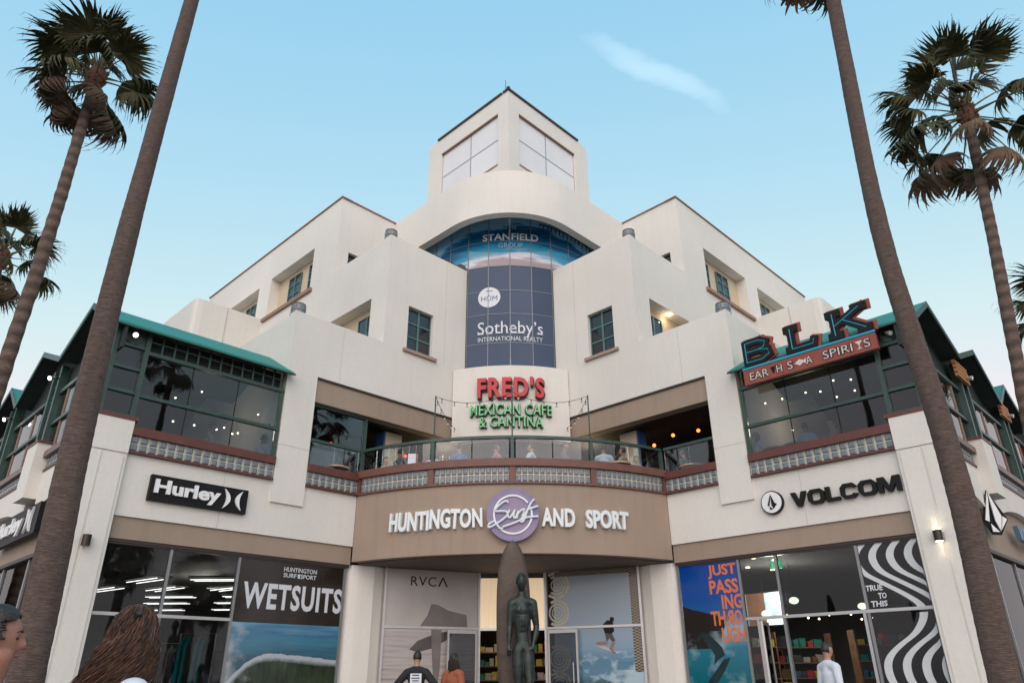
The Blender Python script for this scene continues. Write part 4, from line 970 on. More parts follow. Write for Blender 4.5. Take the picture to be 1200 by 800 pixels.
T4 = thing('surfer_print', 'small printed surfer in black vest leaping on a board, right entrance window', 'poster', None, (2.4, 20.9, 2.3))
for nm, pl, m in (('torso_print', [(1.66, 2.45), (1.60, 2.66), (1.74, 2.78), (1.90, 2.74), (1.92, 2.5), (1.84, 2.44)], black), ('shorts_print', [(1.66, 2.44), (1.86, 2.44), (1.94, 2.26), (1.84, 2.24), (1.78, 2.34), (1.70, 2.24)], gry),
                  ('head_print', [(1.80, 2.74), (1.84, 2.86), (1.94, 2.84), (1.93, 2.75)], black), ('leg_print', [(1.40, 2.24), (1.70, 2.26), (1.72, 2.18), (1.42, 2.18)], skin_p),
                  ('leg_print', [(1.86, 2.25), (1.93, 2.23), (1.84, 2.06), (1.95, 1.96), (1.88, 1.95), (1.76, 2.06)], skin_p), ('board_print', [(1.38, 2.14), (1.6, 2.14), (2.02, 1.98), (1.98, 1.94), (1.6, 2.06)], mat('print_board', (.5, .42, .45), .3, .05, 5))):
    w = MB(); w.ext(pl, fn, .007, .010); w.build(nm, m, T4)

# right wing: blue poster with orange words
F = IN(24, 1)
def jp(name, base):
    p = Pic(name); yy = p.y + base; nb = p.noise(1.6, 1, 1, 6)
    p.c = p.ramp(yy*.25 + (nb-.5)*.05, [(.0, (.0, .09, .13)), (.35, (.005, .13, .17)), (.5, (.02, .17, .24)), (.6, (.30, .40, .46)), (.70, (.02, .10, .30)), (.8, (.004, .065, .30)), (1, (.002, .05, .27))])
    edge = (p.x*-.28) + 3.02 + (p.noise(4)-.5)*.12
    p.lay((edge-yy).gt(0)*(yy.gt(2.0))*((p.x*-1+1.25+(nb-.5)*.4).gt((yy*-1+2.75)*0.5)), (.018, .014, .012))
    p.lay(((nb-.5)*5).sat()*(yy.lt(2.4)), (.26, .36, .42)); return p.done()
poster('window_poster', 'blue poster film with orange JUST PASSING THROUGH words, upper left of the right shop', F, 4.285, -.205, 2.60, 1.70, 1.42, jp('surf_poster_high', 2.60))
poster('window_poster', 'teal wave film with a dark diving surfer, lower left of the right shop', F, 4.285, -.205, .15, 1.70, 2.449, jp('surf_poster_low', .15))
T = thing('poster_lettering', 'orange stacked words spelling JUST PASSING THROUGH on the blue poster', 'lettering', None, F(5.1, 0, 2.2))
fn = on(F, 4.285, -.196, 0); org = mat('print_orange', (.68, .17, .05), .3, .05, 6)
for txt, x0, z0, wd in (('JUST', 1.24, 3.80, .80), ('PASS', 1.24, 3.43, .80), ('ING', 1.42, 3.06, .56), ('UGH', 1.36, 2.30, .64)):
    letters(T, txt, wd, .34, .004, lambda a, b, d=0: fn(a+x0, b+z0, d), org, bold=.03)
for txt, x0, wd, fl in (('TH', .99, .40, 1), ('R', 1.32, .20, -1), ('O', 1.54, .20, 1)):
    letters(T, txt, wd, .34, .004, lambda a, b, d=0: fn(a*fl+x0, b+2.69, d), org, bold=.03)
T = thing('surfer_print', 'dark printed surfer arching over a wave on the teal film', 'poster', None, F(4.9, 0, 1.4))
w = MB(); w.ext([(.30, 2.22), (.50, 2.40), (.72, 2.30), (1.0, 2.02), (1.05, 1.85), (.86, 1.75), (.72, 1.62), (.78, 1.84), (.62, 2.1), (.48, 2.28), (.30, 2.14)], fn, 0, .003); w.build('figure_print', mat('print_dark_teal', (.012, .03, .035), .2, .2, 4), T)
w = MB(); w.ext([(.25, .95), (.55, 1.30), (1.0, 1.75), (1.2, 1.80), (1.0, 1.5), (.6, 1.05)], fn, 0, .003); w.build('board_print', MATS['print_dark_teal'], T)

# black and white wave stripes
T = thing('window_stripes', 'black and white wavy stripe film at the right end of the right shop window', 'window film', None, F(8.0, 0, .2))
base_ = spline([(7.60, 4.02), (7.49, 3.86), (7.46, 3.66), (7.55, 3.42), (7.80, 3.18), (8.04, 2.96), (8.22, 2.76), (8.28, 2.60), (8.24, 2.40), (8.10, 2.16), (7.84, 1.92), (7.68, 1.72), (7.62, 1.5), (7.66, 1.2), (7.85, .8), (8.0, .4)], 4)
stw = mat('stripe_white', (.60, .62, .62), .25, .03, 6); stb = mat('stripe_black', (.010, .010, .011), .15, .1, 6)
for k in range(-1, 5):
    for (da, wd, m, nm) in ((0.0, .115, stw, 'white_stripe'), (.118, .145, stb, 'black_stripe')):
        if k == -1 and nm == 'white_stripe': continue
        w = MB()
        for a, b in zip(base_[:-1], base_[1:]):
            if a[1] > 2.59 > b[1] or abs(a[1]-2.63) < .03: continue
            xs4 = [a[0]+k*.263+da, a[0]+k*.263+da+wd, b[0]+k*.263+da+wd, b[0]+k*.263+da]
            if k == -1: xs4 = [a[0]-.05, a[0]-.002, b[0]-.002, b[0]-.05]
            if min(xs4) > 8.46: continue
            xs4 = [min(8.465, max(7.59, x)) for x in xs4]
            if xs4[1]-xs4[0] < .004 and xs4[2]-xs4[3] < .004: continue
            vs = [F(xs4[0], o, a[1]) for o in (-.198, -.193)] + [F(xs4[1], o, a[1]) for o in (-.198, -.193)] + [F(xs4[2], o, b[1]) for o in (-.198, -.193)] + [F(xs4[3], o, b[1]) for o in (-.198, -.193)]
            w.add(vs, [(0, 2, 4, 6), (1, 7, 5, 3), (0, 1, 3, 2), (2, 3, 5, 4), (4, 5, 7, 6), (6, 7, 1, 0)])
        if w.v: stuff(w.build(nm, m, T))
T = thing('window_lettering', 'small white hand lettering TRUE TO THIS beside the wavy stripes', 'lettering', None, F(7.7, 0, 2.7))
fn = on(F, 7.70, -.195, 0)
for txt, x0, z0, wd in (('TRUE', .02, 3.10, .36), ('TO', .16, 2.93, .17), ('THIS', .06, 2.77, .34)): letters(T, txt, wd, .12, .004, lambda a, b, d=0: fn(a+x0, b+z0, d), ink, bold=.03, jit=.06, shear=.1)

# ------------------------------------------------------------------ shop interiors
tubem = mat('light_tube', (1, 1, 1), .5, 0, 1, emis=(1, .97, .90), estr=3.5)
FX = []
for r_i, (y0, z0, xs_) in enumerate(((21.5, 3.95, (-8.3, -10.4)), (23.2, 3.9, (-8.6, -10.6, -12.4)), (26.0, 3.95, (-9.0, -11.6)), (28.5, 3.98, (-10.2, -12.8)), (31.5, 4.0, (-11.4, -14.2)))):
    for x in xs_: FX.append((x, y0, z0))
for i, (x, y, z) in enumerate(FX):
    if i == 0:
        T = thing('ceiling_light', 'linear white strip lights under the ceiling of the left shop', 'ceiling light', 'strip lights in the left shop', (x, y, z)); LS = [T]
        for dx in (-.15, .15):
            w = MB(); w.box(WF, x-.8, x+.8, y+dx-.009, y+dx+.009, z, z+.010); w.build('tube', tubem, T)
        w = MB(); w.box(WF, x-.82, x+.82, y-.3, y+.3, z+.05, z+.09); w.build('housing', shopw, T); L0 = T
    else:
        c = copy_tree(L0); c.location = (x, y, z); c.rotation_euler[2] = rad(-36) if y < 24 else 0; LS.append(c)
ordinals(LS, 'white linear strip lights seen in the left shop')
bulb = mat('warm_bulb', (1, .9, .7), .5, 0, 1, emis=(1, .78, .45), estr=4)
redb = mat('red_lamp', (1, .2, .1), .5, 0, 1, emis=(1, .06, .02), estr=1.6)
lampm = mat('opal_shade', (.8, .8, .7), .4, .02, 3, emis=(.85, 1, .7), estr=1.3)
def lamp_set(name, label, cat, group, pts, r, m, cord=0, shade=None, sz=1.0):
    first = None
    for (x, y, z) in pts:
        if first is None:
            T = thing(name, label, cat, group, (x, y, z)); w = MB(); w.ball((x, y, z), r, 6, sz=sz); w.build('bulb' if not shade else 'shade', m, T, smooth=60)
            if cord: w = MB(); w.tube([(x, y, z+r*.9), (x, y, z+cord)], .008, 4); w.build('cord', black, T)
            first = T; al = [T]
        else: c = copy_tree(first); c.location = (x, y, z); al.append(c)
    ordinals(al, group)
lamp_set('pendant_lamp', 'pale dome pendant lamp hanging inside the right shop', 'pendant lamp', 'pale dome pendants inside the right shop', [(7.6, 20.5, 3.22), (7.3, 22.0, 3.0), (9.9, 21.5, 3.15)], .13, lampm, 1.0, True, .7)
lamp_set('string_bulb', 'small warm bulb glowing deep inside the right shop', 'bulb', 'small warm bulbs inside the right shop', [(6.5+.42*i, 22.5+.3*math.sin(i*2.1), 2.95+.08*math.cos(i*1.7)) for i in range(11)], .026, bulb)
lamp_set('spot_light', 'small round ceiling downlight inside the right shop', 'downlight', 'ceiling downlights inside the right shop', [(6.5, 20.0, 4.26), (7.2, 20.4, 4.26), (6.9, 21.8, 4.26), (7.8, 22.3, 4.26), (5.6, 22.6, 4.26)], .07, bulb, 0, None, .35)
lamp_set('spot_light', 'small warm bulb glowing inside the entrance hall', 'downlight', 'small warm bulbs inside the entrance hall', [(-.7, 24, 3.2), (.6, 25, 3.3), (-.3, 27, 3.2), (-.75, 22.8, 2.9), (.75, 23.5, 2.8), (-2.6, 24, 3.6), (2.4, 24, 3.6), (3.0, 26, 3.7)], .045, bulb)
T = thing('exit_sign', 'small green lit exit sign under the ceiling of the right shop', 'exit sign', None, (6.85, 19.6, 3.9))
fx = on(IN(26.4, 1), 6.9, 0, 4.02); w = MB(); w.ext([(-.16, -.1), (.16, -.1), (.16, .1), (-.16, .1)], fx, -.03, 0); w.build('panel', mat('exit_green', (.02, .3, .12), .4, .05, 4, emis=(.0, .8, .3), estr=.5), T)
letters(T, 'EXIT', .22, .11, .003, lambda a, b, d=0: fx(a, b, d+.001), mat('exit_letters', (.7, 1, .8), .4, 0, 3, emis=(.6, 1, .7), estr=.6))
T = thing('wall_screen', 'framed bright beach photo with a brown tree trunk, inside the right shop', 'picture', None, (7, 23, 2.7))
fr_ = MB(); fr_.box(IN(29.5, 1), 6.70, 7.75, 0, .05, 2.66, 3.62); fr_.build('frame', black, T)
for k, (a, b, c) in enumerate(((6.74, 6.98, (.42, .42, .33)), (6.99, 7.36, (.22, .10, .05)), (7.37, 7.71, (.40, .52, .60)))):
    w = MB(); w.box(IN(29.5, 1), a, b, .051, .06, 2.70, 3.58); w.build('picture', mat('picture_%d' % k, c, .4, .45, 3, emis=c, estr=.7), T)
# shelving with folded clothes
cols = [(.30, .03, .04), (.40, .33, .05), (.05, .05, .06), (.30, .28, .25), (.03, .10, .16), (.12, .07, .04), (.45, .43, .4), (.02, .16, .14)]
gm_ = [mat('cloth_%d' % i, c, .8, .3, 6) for i, c in enumerate(cols)]
def shelf_unit(label, x, y, wd, nz_, group, rz=0.0, seed=0):
    T = thing('shelf_unit', label, 'shelf', group, (x, y, .12)); rr3 = random.Random(seed)
    c, s_ = math.cos(rz), math.sin(rz); f = lambda u, o, z: (x+u*c-o*s_, y+u*s_+o*c, z)
    for u in (0, wd): w = MB(); w.box(f, u-.02, u+.02, -.2, .2, .12, 2.5); w.build('upright', wood, T)
    for k in range(nz_):
        z = .5+k*(2.0/nz_); w = MB(); w.box(f, .02, wd-.02, -.2, .2, z, z+.03); w.build('board', wood, T); u = .06
        while u < wd-.2:
            q = rr3.uniform(.12, .24); h = rr3.uniform(.1, .3); w = MB(); w.box(f, u, u+q, -.17, .1, z+.031, z+.031+h); w.build('folded_clothes', rr3.choice(gm_), T); u += q+rr3.uniform(.01, .08)
for i, (x, y, wd, lb) in enumerate(((5.9, 22.0, 1.5, 'first dark wooden clothes shelf seen through the right shop door'), (7.6, 22.6, 1.6, 'second wooden clothes shelf deeper inside the right shop'), (6.6, 25.0, 2.0, 'long wooden shelf of bright clothes at the back of the right shop'))):
    shelf_unit(lb, x, y, wd, 5, None, 0, 11+i)
shelf_unit('wooden clothes shelf at the right end of the right shop, behind the wavy stripes', 9.2, 21.0, 2.0, 5, None, 0, 31)
shelf_unit('dark wooden shelf of goods just inside the entrance, left of the statue', -1.1, 25, 1.1, 5, None, 0, 21)
shelf_unit('dark wooden shelf of goods just inside the entrance, right of the statue', .1, 25.2, 1.2, 5, None, 0, 22)
shelf_unit('wooden shelf of bright goods low in the left shop window', -7.9, 18.9, 1.6, 4, None, rad(40), 23)
def rack(label, x, y, cl, n=7, wd=1.1):
    T = thing('clothes_rack', label, 'clothes rack', None, (x, y, .12)); w = MB(); w.tube([(x-wd/2, y, .12), (x-wd/2, y, 2.35), (x+wd/2, y, 2.35), (x+wd/2, y, .12)], .02, 6); w.build('rail', alu, T)
    for i in range(n):
        xx = x-wd/2+.1+i*(wd-.2)/(n-1); c = cl[i % len(cl)]; w = MB(); w.add([(xx-.03, y-.25, 1.2), (xx+.03, y-.25, 1.2), (xx+.03, y+.25, 1.2), (xx-.03, y+.25, 1.2), (xx-.03, y-.22, 2.1), (xx+.03, y-.22, 2.1), (xx+.03, y+.22, 2.1), (xx-.03, y+.22, 2.1), (xx-.01, y, 2.3), (xx+.01, y, 2.3)],
          [(3, 2, 1, 0), (0, 1, 5, 4), (1, 2, 6, 5), (2, 3, 7, 6), (3, 0, 4, 7), (4, 5, 9, 8), (6, 7, 8, 9), (5, 6, 9), (7, 4, 8)]); w.build('garment', c, T)
tq = mat('cloth_teal', (.01, .38, .36), .7, .1, 3)
rack('rail of turquoise swimwear in the left shop window behind the long-haired woman', -7.25, 17.9, [tq, tq, gm_[2]], 6, .8)
rack('rail of dark wetsuits in the left shop beside the turquoise swimwear', -6.2, 19.2, [gm_[2], gm_[5], gm_[4]], 8)
rack('rail of mixed clothes at the back of the left shop', -9.6, 22.5, gm_, 9, 1.6)

# ------------------------------------------------------------------ lamps outside
def wall_lamp(sg):
    F = IN(24, sg); T = thing('wall_light', 'black up and down cylinder light on the left corner pillar' if sg < 0 else 'lit black up and down cylinder light on the right corner pillar', 'wall light', None, F(8.83, .2, 3.8))
    c = F(8.84, .17, 0); w = MB(); w.tube([(c[0], c[1], 3.86), (c[0], c[1], 4.08)], .085, 16); w.build('housing', mat('lamp_bronze', (.04, .028, .02), .3, .1, 5, metal=.5), T, smooth=50)
    w = MB(); w.box(F, 8.82, 8.86, .08, .12, 3.92, 4.02); w.build('bracket', black, T)
    if sg > 0:
        for z, nm in ((3.85, 'lamp_face'), (4.085, 'lamp_face')):
            w = MB(); w.tube([(c[0], c[1], z), (c[0], c[1], z+.008)], .07, 16); w.build(nm, mat('warm_face', (1, .9, .8), .5, 0, 1, emis=(1, .85, .62), estr=4), T)
        for z, rx in ((3.80, 0), (4.13, math.pi)):
            ld = bpy.data.lights.new('pillar_spot', 'SPOT'); ld.energy = 1.0; ld.spot_size = rad(100); ld.spot_blend = .8; ld.color = (1, .86, .66); ld.shadow_soft_size = .05
            lo = bpy.data.objects.new('pillar_spot', ld); COL.objects.link(lo); lo.parent = T; lo.matrix_parent_inverse = Matrix.Translation(-T.location); lo.location = (c[0], c[1], z); lo.rotation_euler = (rx, 0, 0)
for sg in (-1, 1): wall_lamp(sg)
def flood(label, p, dirv, lit, par=None):
    T = thing('floodlight', label, 'floodlight', None, p); p = Vector(p); d = Vector(dirv).normalized()
    w = MB(); w.tube([p, p+d*.12, p+d*.17], [.03, .055, .062], 12); w.build('housing', mat('flood_grey', (.35, .35, .34), .4, .1, 5), T)
    w = MB(); w.tube([p+d*.172, p+d*.18], .052, 12); w.build('lens', mat('flood_lens_lit', (1, 1, 1), .4, 0, 1, emis=(1, .90, .66), estr=5) if lit else white, T)
    w = MB(); w.tube([p, p-d*.1+Vector((0, 0, -.05))], .02, 6); w.build('arm', black, T)
FL, FR = IN(24, -1), IN(24, 1); SL, SR = OUT(5.8, -1), OUT(5.8, 1)
flood('lit floodlight on the round panel of the left corner lattice column', FL(8.80, .06, 8.66), (.35, -.8, -.45), True)
flood('lit floodlight on the first post pair of the left street side', SL(11.8, .16, 8.55), (-.3, -.9, -.5), True)
flood('lit floodlight on the second post pair of the left street side', SL(14.9, .16, 8.5), (-.3, -.9, -.5), True)
flood('unlit floodlight on the round panel of the right corner lattice column', FR(8.80, .06, 8.66), (.2, -.8, -.45), False)
flood('unlit floodlight on the first post pair of the right street side', SR(11.9, .16, 8.5), (.6, -.6, -.3), False)
flood('unlit floodlight on the second post pair of the right street side', SR(14.95, .16, 8.5), (.6, -.6, -.3), False)
# warm and red pendants in the restaurants
lamp_set('pendant_lamp', 'red glowing lamp over the left balcony tables', 'pendant lamp', 'red glowing lamps over the left balcony tables', [(-3.5, 23.2, 8.05), (-3.0, 24.0, 8.0), (-2.6, 24.7, 7.95), (-2.2, 25.4, 7.9), (-1.9, 26.0, 7.85), (-5.6, 21.6, 8.0)], .055, redb, .25)
lamp_set('pendant_lamp', 'orange glowing lamp over the right balcony tables', 'pendant lamp', 'orange glowing lamps over the right balcony tables', [(4.9, 20.9, 8.0), (4.45, 21.6, 7.9), (4.15, 22.4, 7.85), (3.9, 22.0, 7.5), (2.7, 23.4, 7.9), (2.2, 24.2, 7.8), (1.7, 25.2, 7.75), (5.6, 20.6, 8.05), (1.2, 24.6, 7.6)], .055, mat('orange_lamp', (1, .3, .1), .5, 0, 1, emis=(1, .2, .03), estr=1.8), .25)
lamp_set('string_bulb', 'tiny warm bulb inside the left glazed pavilion', 'bulb', 'tiny warm bulbs inside the left glazed pavilion', [(-8.0, 17.4, 8.1), (-7.6, 18.2, 7.4), (-7.2, 17.8, 7.1), (-6.9, 18.6, 7.9), (-8.3, 16.8, 7.1), (-7.9, 17.1, 7.1), (-7.5, 17.5, 7.12), (-7.1, 17.9, 7.15), (-8.6, 17.3, 7.9), (-8.9, 16.5, 7.6), (-6.7, 18.9, 7.0)], .024, bulb)
lamp_set('string_bulb', 'tiny warm bulb inside the right glazed pavilion', 'bulb', 'tiny warm bulbs inside the right glazed pavilion', [(6.9, 18.4, 8.1), (7.3, 18.2, 8.15), (7.7, 17.6, 8.1), (8.2, 17.0, 8.2), (8.0, 17.4, 8.05), (8.5, 16.7, 8.1), (8.4, 17.4, 7.9), (7.6, 18.6, 7.4), (8.8, 17.2, 8.0)], .024, bulb)
for nm, p_, e_ in (('left_pavilion_glow', (-8.4, 18.6, 7.9), 9), ('right_pavilion_glow', (8.3, 18.8, 7.9), 13), ('balcony_glow', (-2.2, 23.4, 7.9), 26), ('balcony_glow', (2.6, 23.2, 7.9), 26), ('shop_glow', (-9.5, 23.5, 3.7), 40), ('shop_glow', (7.6, 21.5, 3.4), 60), ('hall_glow', (0, 24, 3.4), 30)):
    ld = bpy.data.lights.new(nm, 'POINT'); ld.energy = e_; ld.color = (1, .72, .45) if 'shop' not in nm else (1, .9, .75); ld.shadow_soft_size = .25
    lo = bpy.data.objects.new(nm, ld); COL.objects.link(lo); lo.location = p_      # added to brighten the dark rooms, no fixture of their own
T = thing('recess_light', 'lit round ceiling light in the right third-floor recess', 'ceiling light', None, OUT(16.14, 1)(5.6, -.25, 12.55))
c = OUT(16.14, 1)(5.55, -.2, 12.58); w = MB(); w.tube([(c[0], c[1], 12.58), (c[0], c[1], 12.597)], .08, 12); w.build('lens', MATS['warm_face'], T)
ld = bpy.data.lights.new('recess_glow', 'POINT'); ld.energy = 1.8; ld.color = (1, .8, .5); ld.shadow_soft_size = .06; lo = bpy.data.objects.new('recess_glow', ld); COL.objects.link(lo); lo.parent = T; lo.matrix_parent_inverse = Matrix.Translation(-T.location); lo.location = (c[0], c[1], 12.45)

# string lights over the balcony: three poles, sagging wires
T = thing('string_lights', 'three thin poles with sagging wires of small bulbs over the balcony', 'string lights', None, (0, 18.8, 7.2))
def bp_(a, z, o=-.08): return Vector(AB(a, o, z))
tops = []
for a in (-A1, 0, A1):
    w = MB(); w.tube([bp_(a, 7.2), bp_(a, 8.52 if a else 8.60)], .018, 8); w.build('pole', green, T); tops.append(bp_(a, 8.5))
def wire(p, q, sag, n=12):
    pts = [Vector(p).lerp(Vector(q), i/n) + Vector((0, 0, -sag*4*(i/n)*(1-i/n))) for i in range(n+1)]
    w = MB(); w.tube(pts, .007, 4); w.build('wire', black, T); return pts
bulbg = mat('clear_bulb', (.55, .5, .42), .2, .1, 6)
for p, q, s_, st in ((tops[0], tops[1], .25, 2), (tops[1], tops[2], .25, 2), (tops[0], Vector((-1.75, 21.9, 8.55)), .15, 2), (tops[2], Vector((1.75, 21.9, 8.55)), .15, 2), (tops[1], Vector((0, 21.6, 8.6)), .1, 4)):
    pts = wire(p, q, s_)
    for k in range(1, 12, st):
        b_ = pts[k]; w = MB(); w.tube([b_, b_+Vector((0, 0, -.06))], .016, 6); w.build('socket', black, T); w = MB(); w.ball((b_.x, b_.y, b_.z-.10), .034, 5); w.build('bulb', bulbg, T)
T = thing('security_camera', 'small white security camera on the pilaster beside the left pavilion glazing', 'camera', None, OUT(11.92, -1)(6.35, .1, 7.45))
c = Vector(OUT(11.92, -1)(6.32, .1, 7.45)); w = MB(); w.tube([c, c+Vector((.06, -.22, -.05))], .045, 10); w.build('housing', white, T); w = MB(); w.tube([c+Vector((.061, -.222, -.051)), c+Vector((.063, -.235, -.054))], .03, 10); w.build('lens', black, T)
# glass-block lanterns behind the corner parapets
for sg, (a, c, zz), lb in ((-1, (4.02, 24.55, 14.7), 'upper left'), (1, (4.02, 24.55, 14.7), 'upper right'), (-1, (6.12, 24.5, 10.75), 'lower left'), (1, (6.12, 24.5, 10.75), 'lower right')):
    x, y = sg*a, c-a; T = thing('roof_lantern', 'small round glass-block lantern behind the %s corner parapet' % lb, 'lantern', None, (x, y, zz-.6))
    w = MB(); w.tube([(x, y, zz-.6), (x, y, zz+.36)], .19, 14); w.build('core', mortar, T)
    for k in range(10):
        for j in range(4):
            t = math.tau*k/10; ob_ = bpy.data.objects.new('glass_block', BLOCK); COL.objects.link(ob_); ob_.parent = T; ob_.matrix_parent_inverse = Matrix.Translation(-T.location)
            n_ = Vector((math.cos(t), math.sin(t), 0)); X_ = Vector((0, 0, 1)).cross(n_); pz = zz-.35+.2*j
            ob_.matrix_basis = Matrix(((X_.x, 0, n_.x, x+n_.x*.185), (X_.y, 0, n_.y, y+n_.y*.185), (0, 1, 0, pz), (0, 0, 0, 1))) @ Matrix.Diagonal((.11, .17, .03, 1))
    w = MB(); w.tube([(x, y, zz+.362), (x, y, zz+.39)], .205, 14); w.build('cap', soff, T)

# ------------------------------------------------------------------ palms
bark = mat('palm_bark', (.080, .052, .043), .95, .25, 5.5, 1.0, 9, stretch=(1.6, 1.6, 17), col2=(.165, .115, .095), stain=.3, speck=.22)
def ringed(m):      # pale and dark leaf-scar rings round the trunk
    n, l = m.node_tree.nodes, m.node_tree.links; b = n['Principled BSDF']; src = b.inputs['Base Color'].links[0].from_socket
    tcn = n.new('ShaderNodeTexCoord'); wv = n.new('ShaderNodeTexWave'); wv.wave_type = 'BANDS'; wv.bands_direction = 'Z'; wv.inputs['Scale'].default_value = 1.05; wv.inputs['Distortion'].default_value = 1.6; wv.inputs['Detail'].default_value = 3; wv.inputs['Detail Scale'].default_value = 1.5
    l.new(tcn.outputs['Object'], wv.inputs['Vector']); mr = n.new('ShaderNodeMapRange'); mr.inputs[3].default_value = .62; mr.inputs[4].default_value = 1.3; l.new(wv.outputs['Fac'], mr.inputs[0])
    mx = n.new('ShaderNodeMixRGB'); mx.blend_type = 'MULTIPLY'; mx.inputs[0].default_value = 1; l.new(src, mx.inputs[1]); l.new(mr.outputs[0], mx.inputs[2]); l.new(mx.outputs[0], b.inputs['Base Color']); return m
bark_far = ringed(mat('palm_bark_ringed', (.080, .052, .040), .95, .25, 5.5, .8, 9, stretch=(1.6, 1.6, 10), col2=(.165, .112, .088), speck=.2))
boot = mat('palm_boot', (.06, .022, .014), .9, .3, 6, .8, 18, col2=(.14, .06, .035))
leafm = mat('palm_leaf', (.026, .027, .009), .6, .3, 1.6, col2=(.085, .078, .028)); leafm.node_tree.nodes['Principled BSDF'].inputs['Specular IOR Level'].default_value = .25; stemm = mat('palm_stem', (.09, .09, .03), .6, .3, 4)
dryl = mat('palm_leaf_dry', (.07, .042, .026), .8, .3, 3, col2=(.16, .10, .06))
def frond_mesh(seed, blade, droop, petl, fold=.5, dry=False):
    r_ = random.Random(seed); mb = MB(); pl = petl
    pet = [Vector((pl*t, 0, -.10*t*t*pl)) for t in (0, .25, .5, .75, 1.0)]
    mb.tube(pet, [.035, .026, .02, .017, .014], 5, mi=1); hub = pet[-1]; n = 36
    for i in range(n):
        a = rad(-112 + 224*i/(n-1)) + r_.uniform(-.05, .05); ln = blade*(.72+.28*math.cos(a*.62))*r_.uniform(.88, 1.04)
        d = Vector((math.cos(a), math.sin(a), 0)); side = Vector((-d.y, d.x, 0)); dz = -fold*abs(math.sin(a))*.35
        wd = [.012, .036, .040, .032, .024, .013, .001]; ts = [0, .2, .4, .55, .7, .85, 1.0]; tw = r_.uniform(-.5, .5); dr = droop*r_.uniform(.5, 1.7)
        pts = [hub.copy()]; pos = hub.copy()
        for q in range(1, len(ts)):      # the free tips bend over without growing longer
            pit = math.atan(-dz) + dr*1.5*max(0, ts[q]-.38); st = ln*(ts[q]-ts[q-1])
            pos = pos + d*math.cos(pit)*st - Vector((0, 0, 1))*math.sin(pit)*st + side*(.03*tw*(ts[q]-ts[q-1])); pts.append(pos.copy())
        up = Vector((0, 0, 1)); vs = []
        for p_, w_ in zip(pts, wd):
            s_ = (side + up*tw*.5)*w_*blade
            vs += [p_-s_, p_+up*w_*.35*blade, p_+s_]
        fs = []
        for k in range(6):
            b = k*3; fs += [(b, b+1, b+4, b+3), (b+1, b+2, b+5, b+4)]
        mb.add(vs, fs, 0)
        if r_.random() < .35:      # loose hanging thread
            e = pts[-1]; mb.add([e, e+side*.012, e+Vector((r_.uniform(-.03, .03), r_.uniform(-.03, .03), -r_.uniform(.10, .3))), e+Vector((.01, 0, -.03))], [(0, 1, 2), (0, 2, 3)], 0)
    return mb.mesh('frond', [dryl if dry else leafm, stemm])
FM = {}
def fmesh(kind, petl, blade):
    k = (kind, round(petl, 2), round(blade, 2))
    if k not in FM:
        FM[k] = frond_mesh(kind*7+3, blade, (.9, 1.5, 2.1, 1.6)[kind % 4], petl, 1.5, kind >= 6)
    return FM[k]
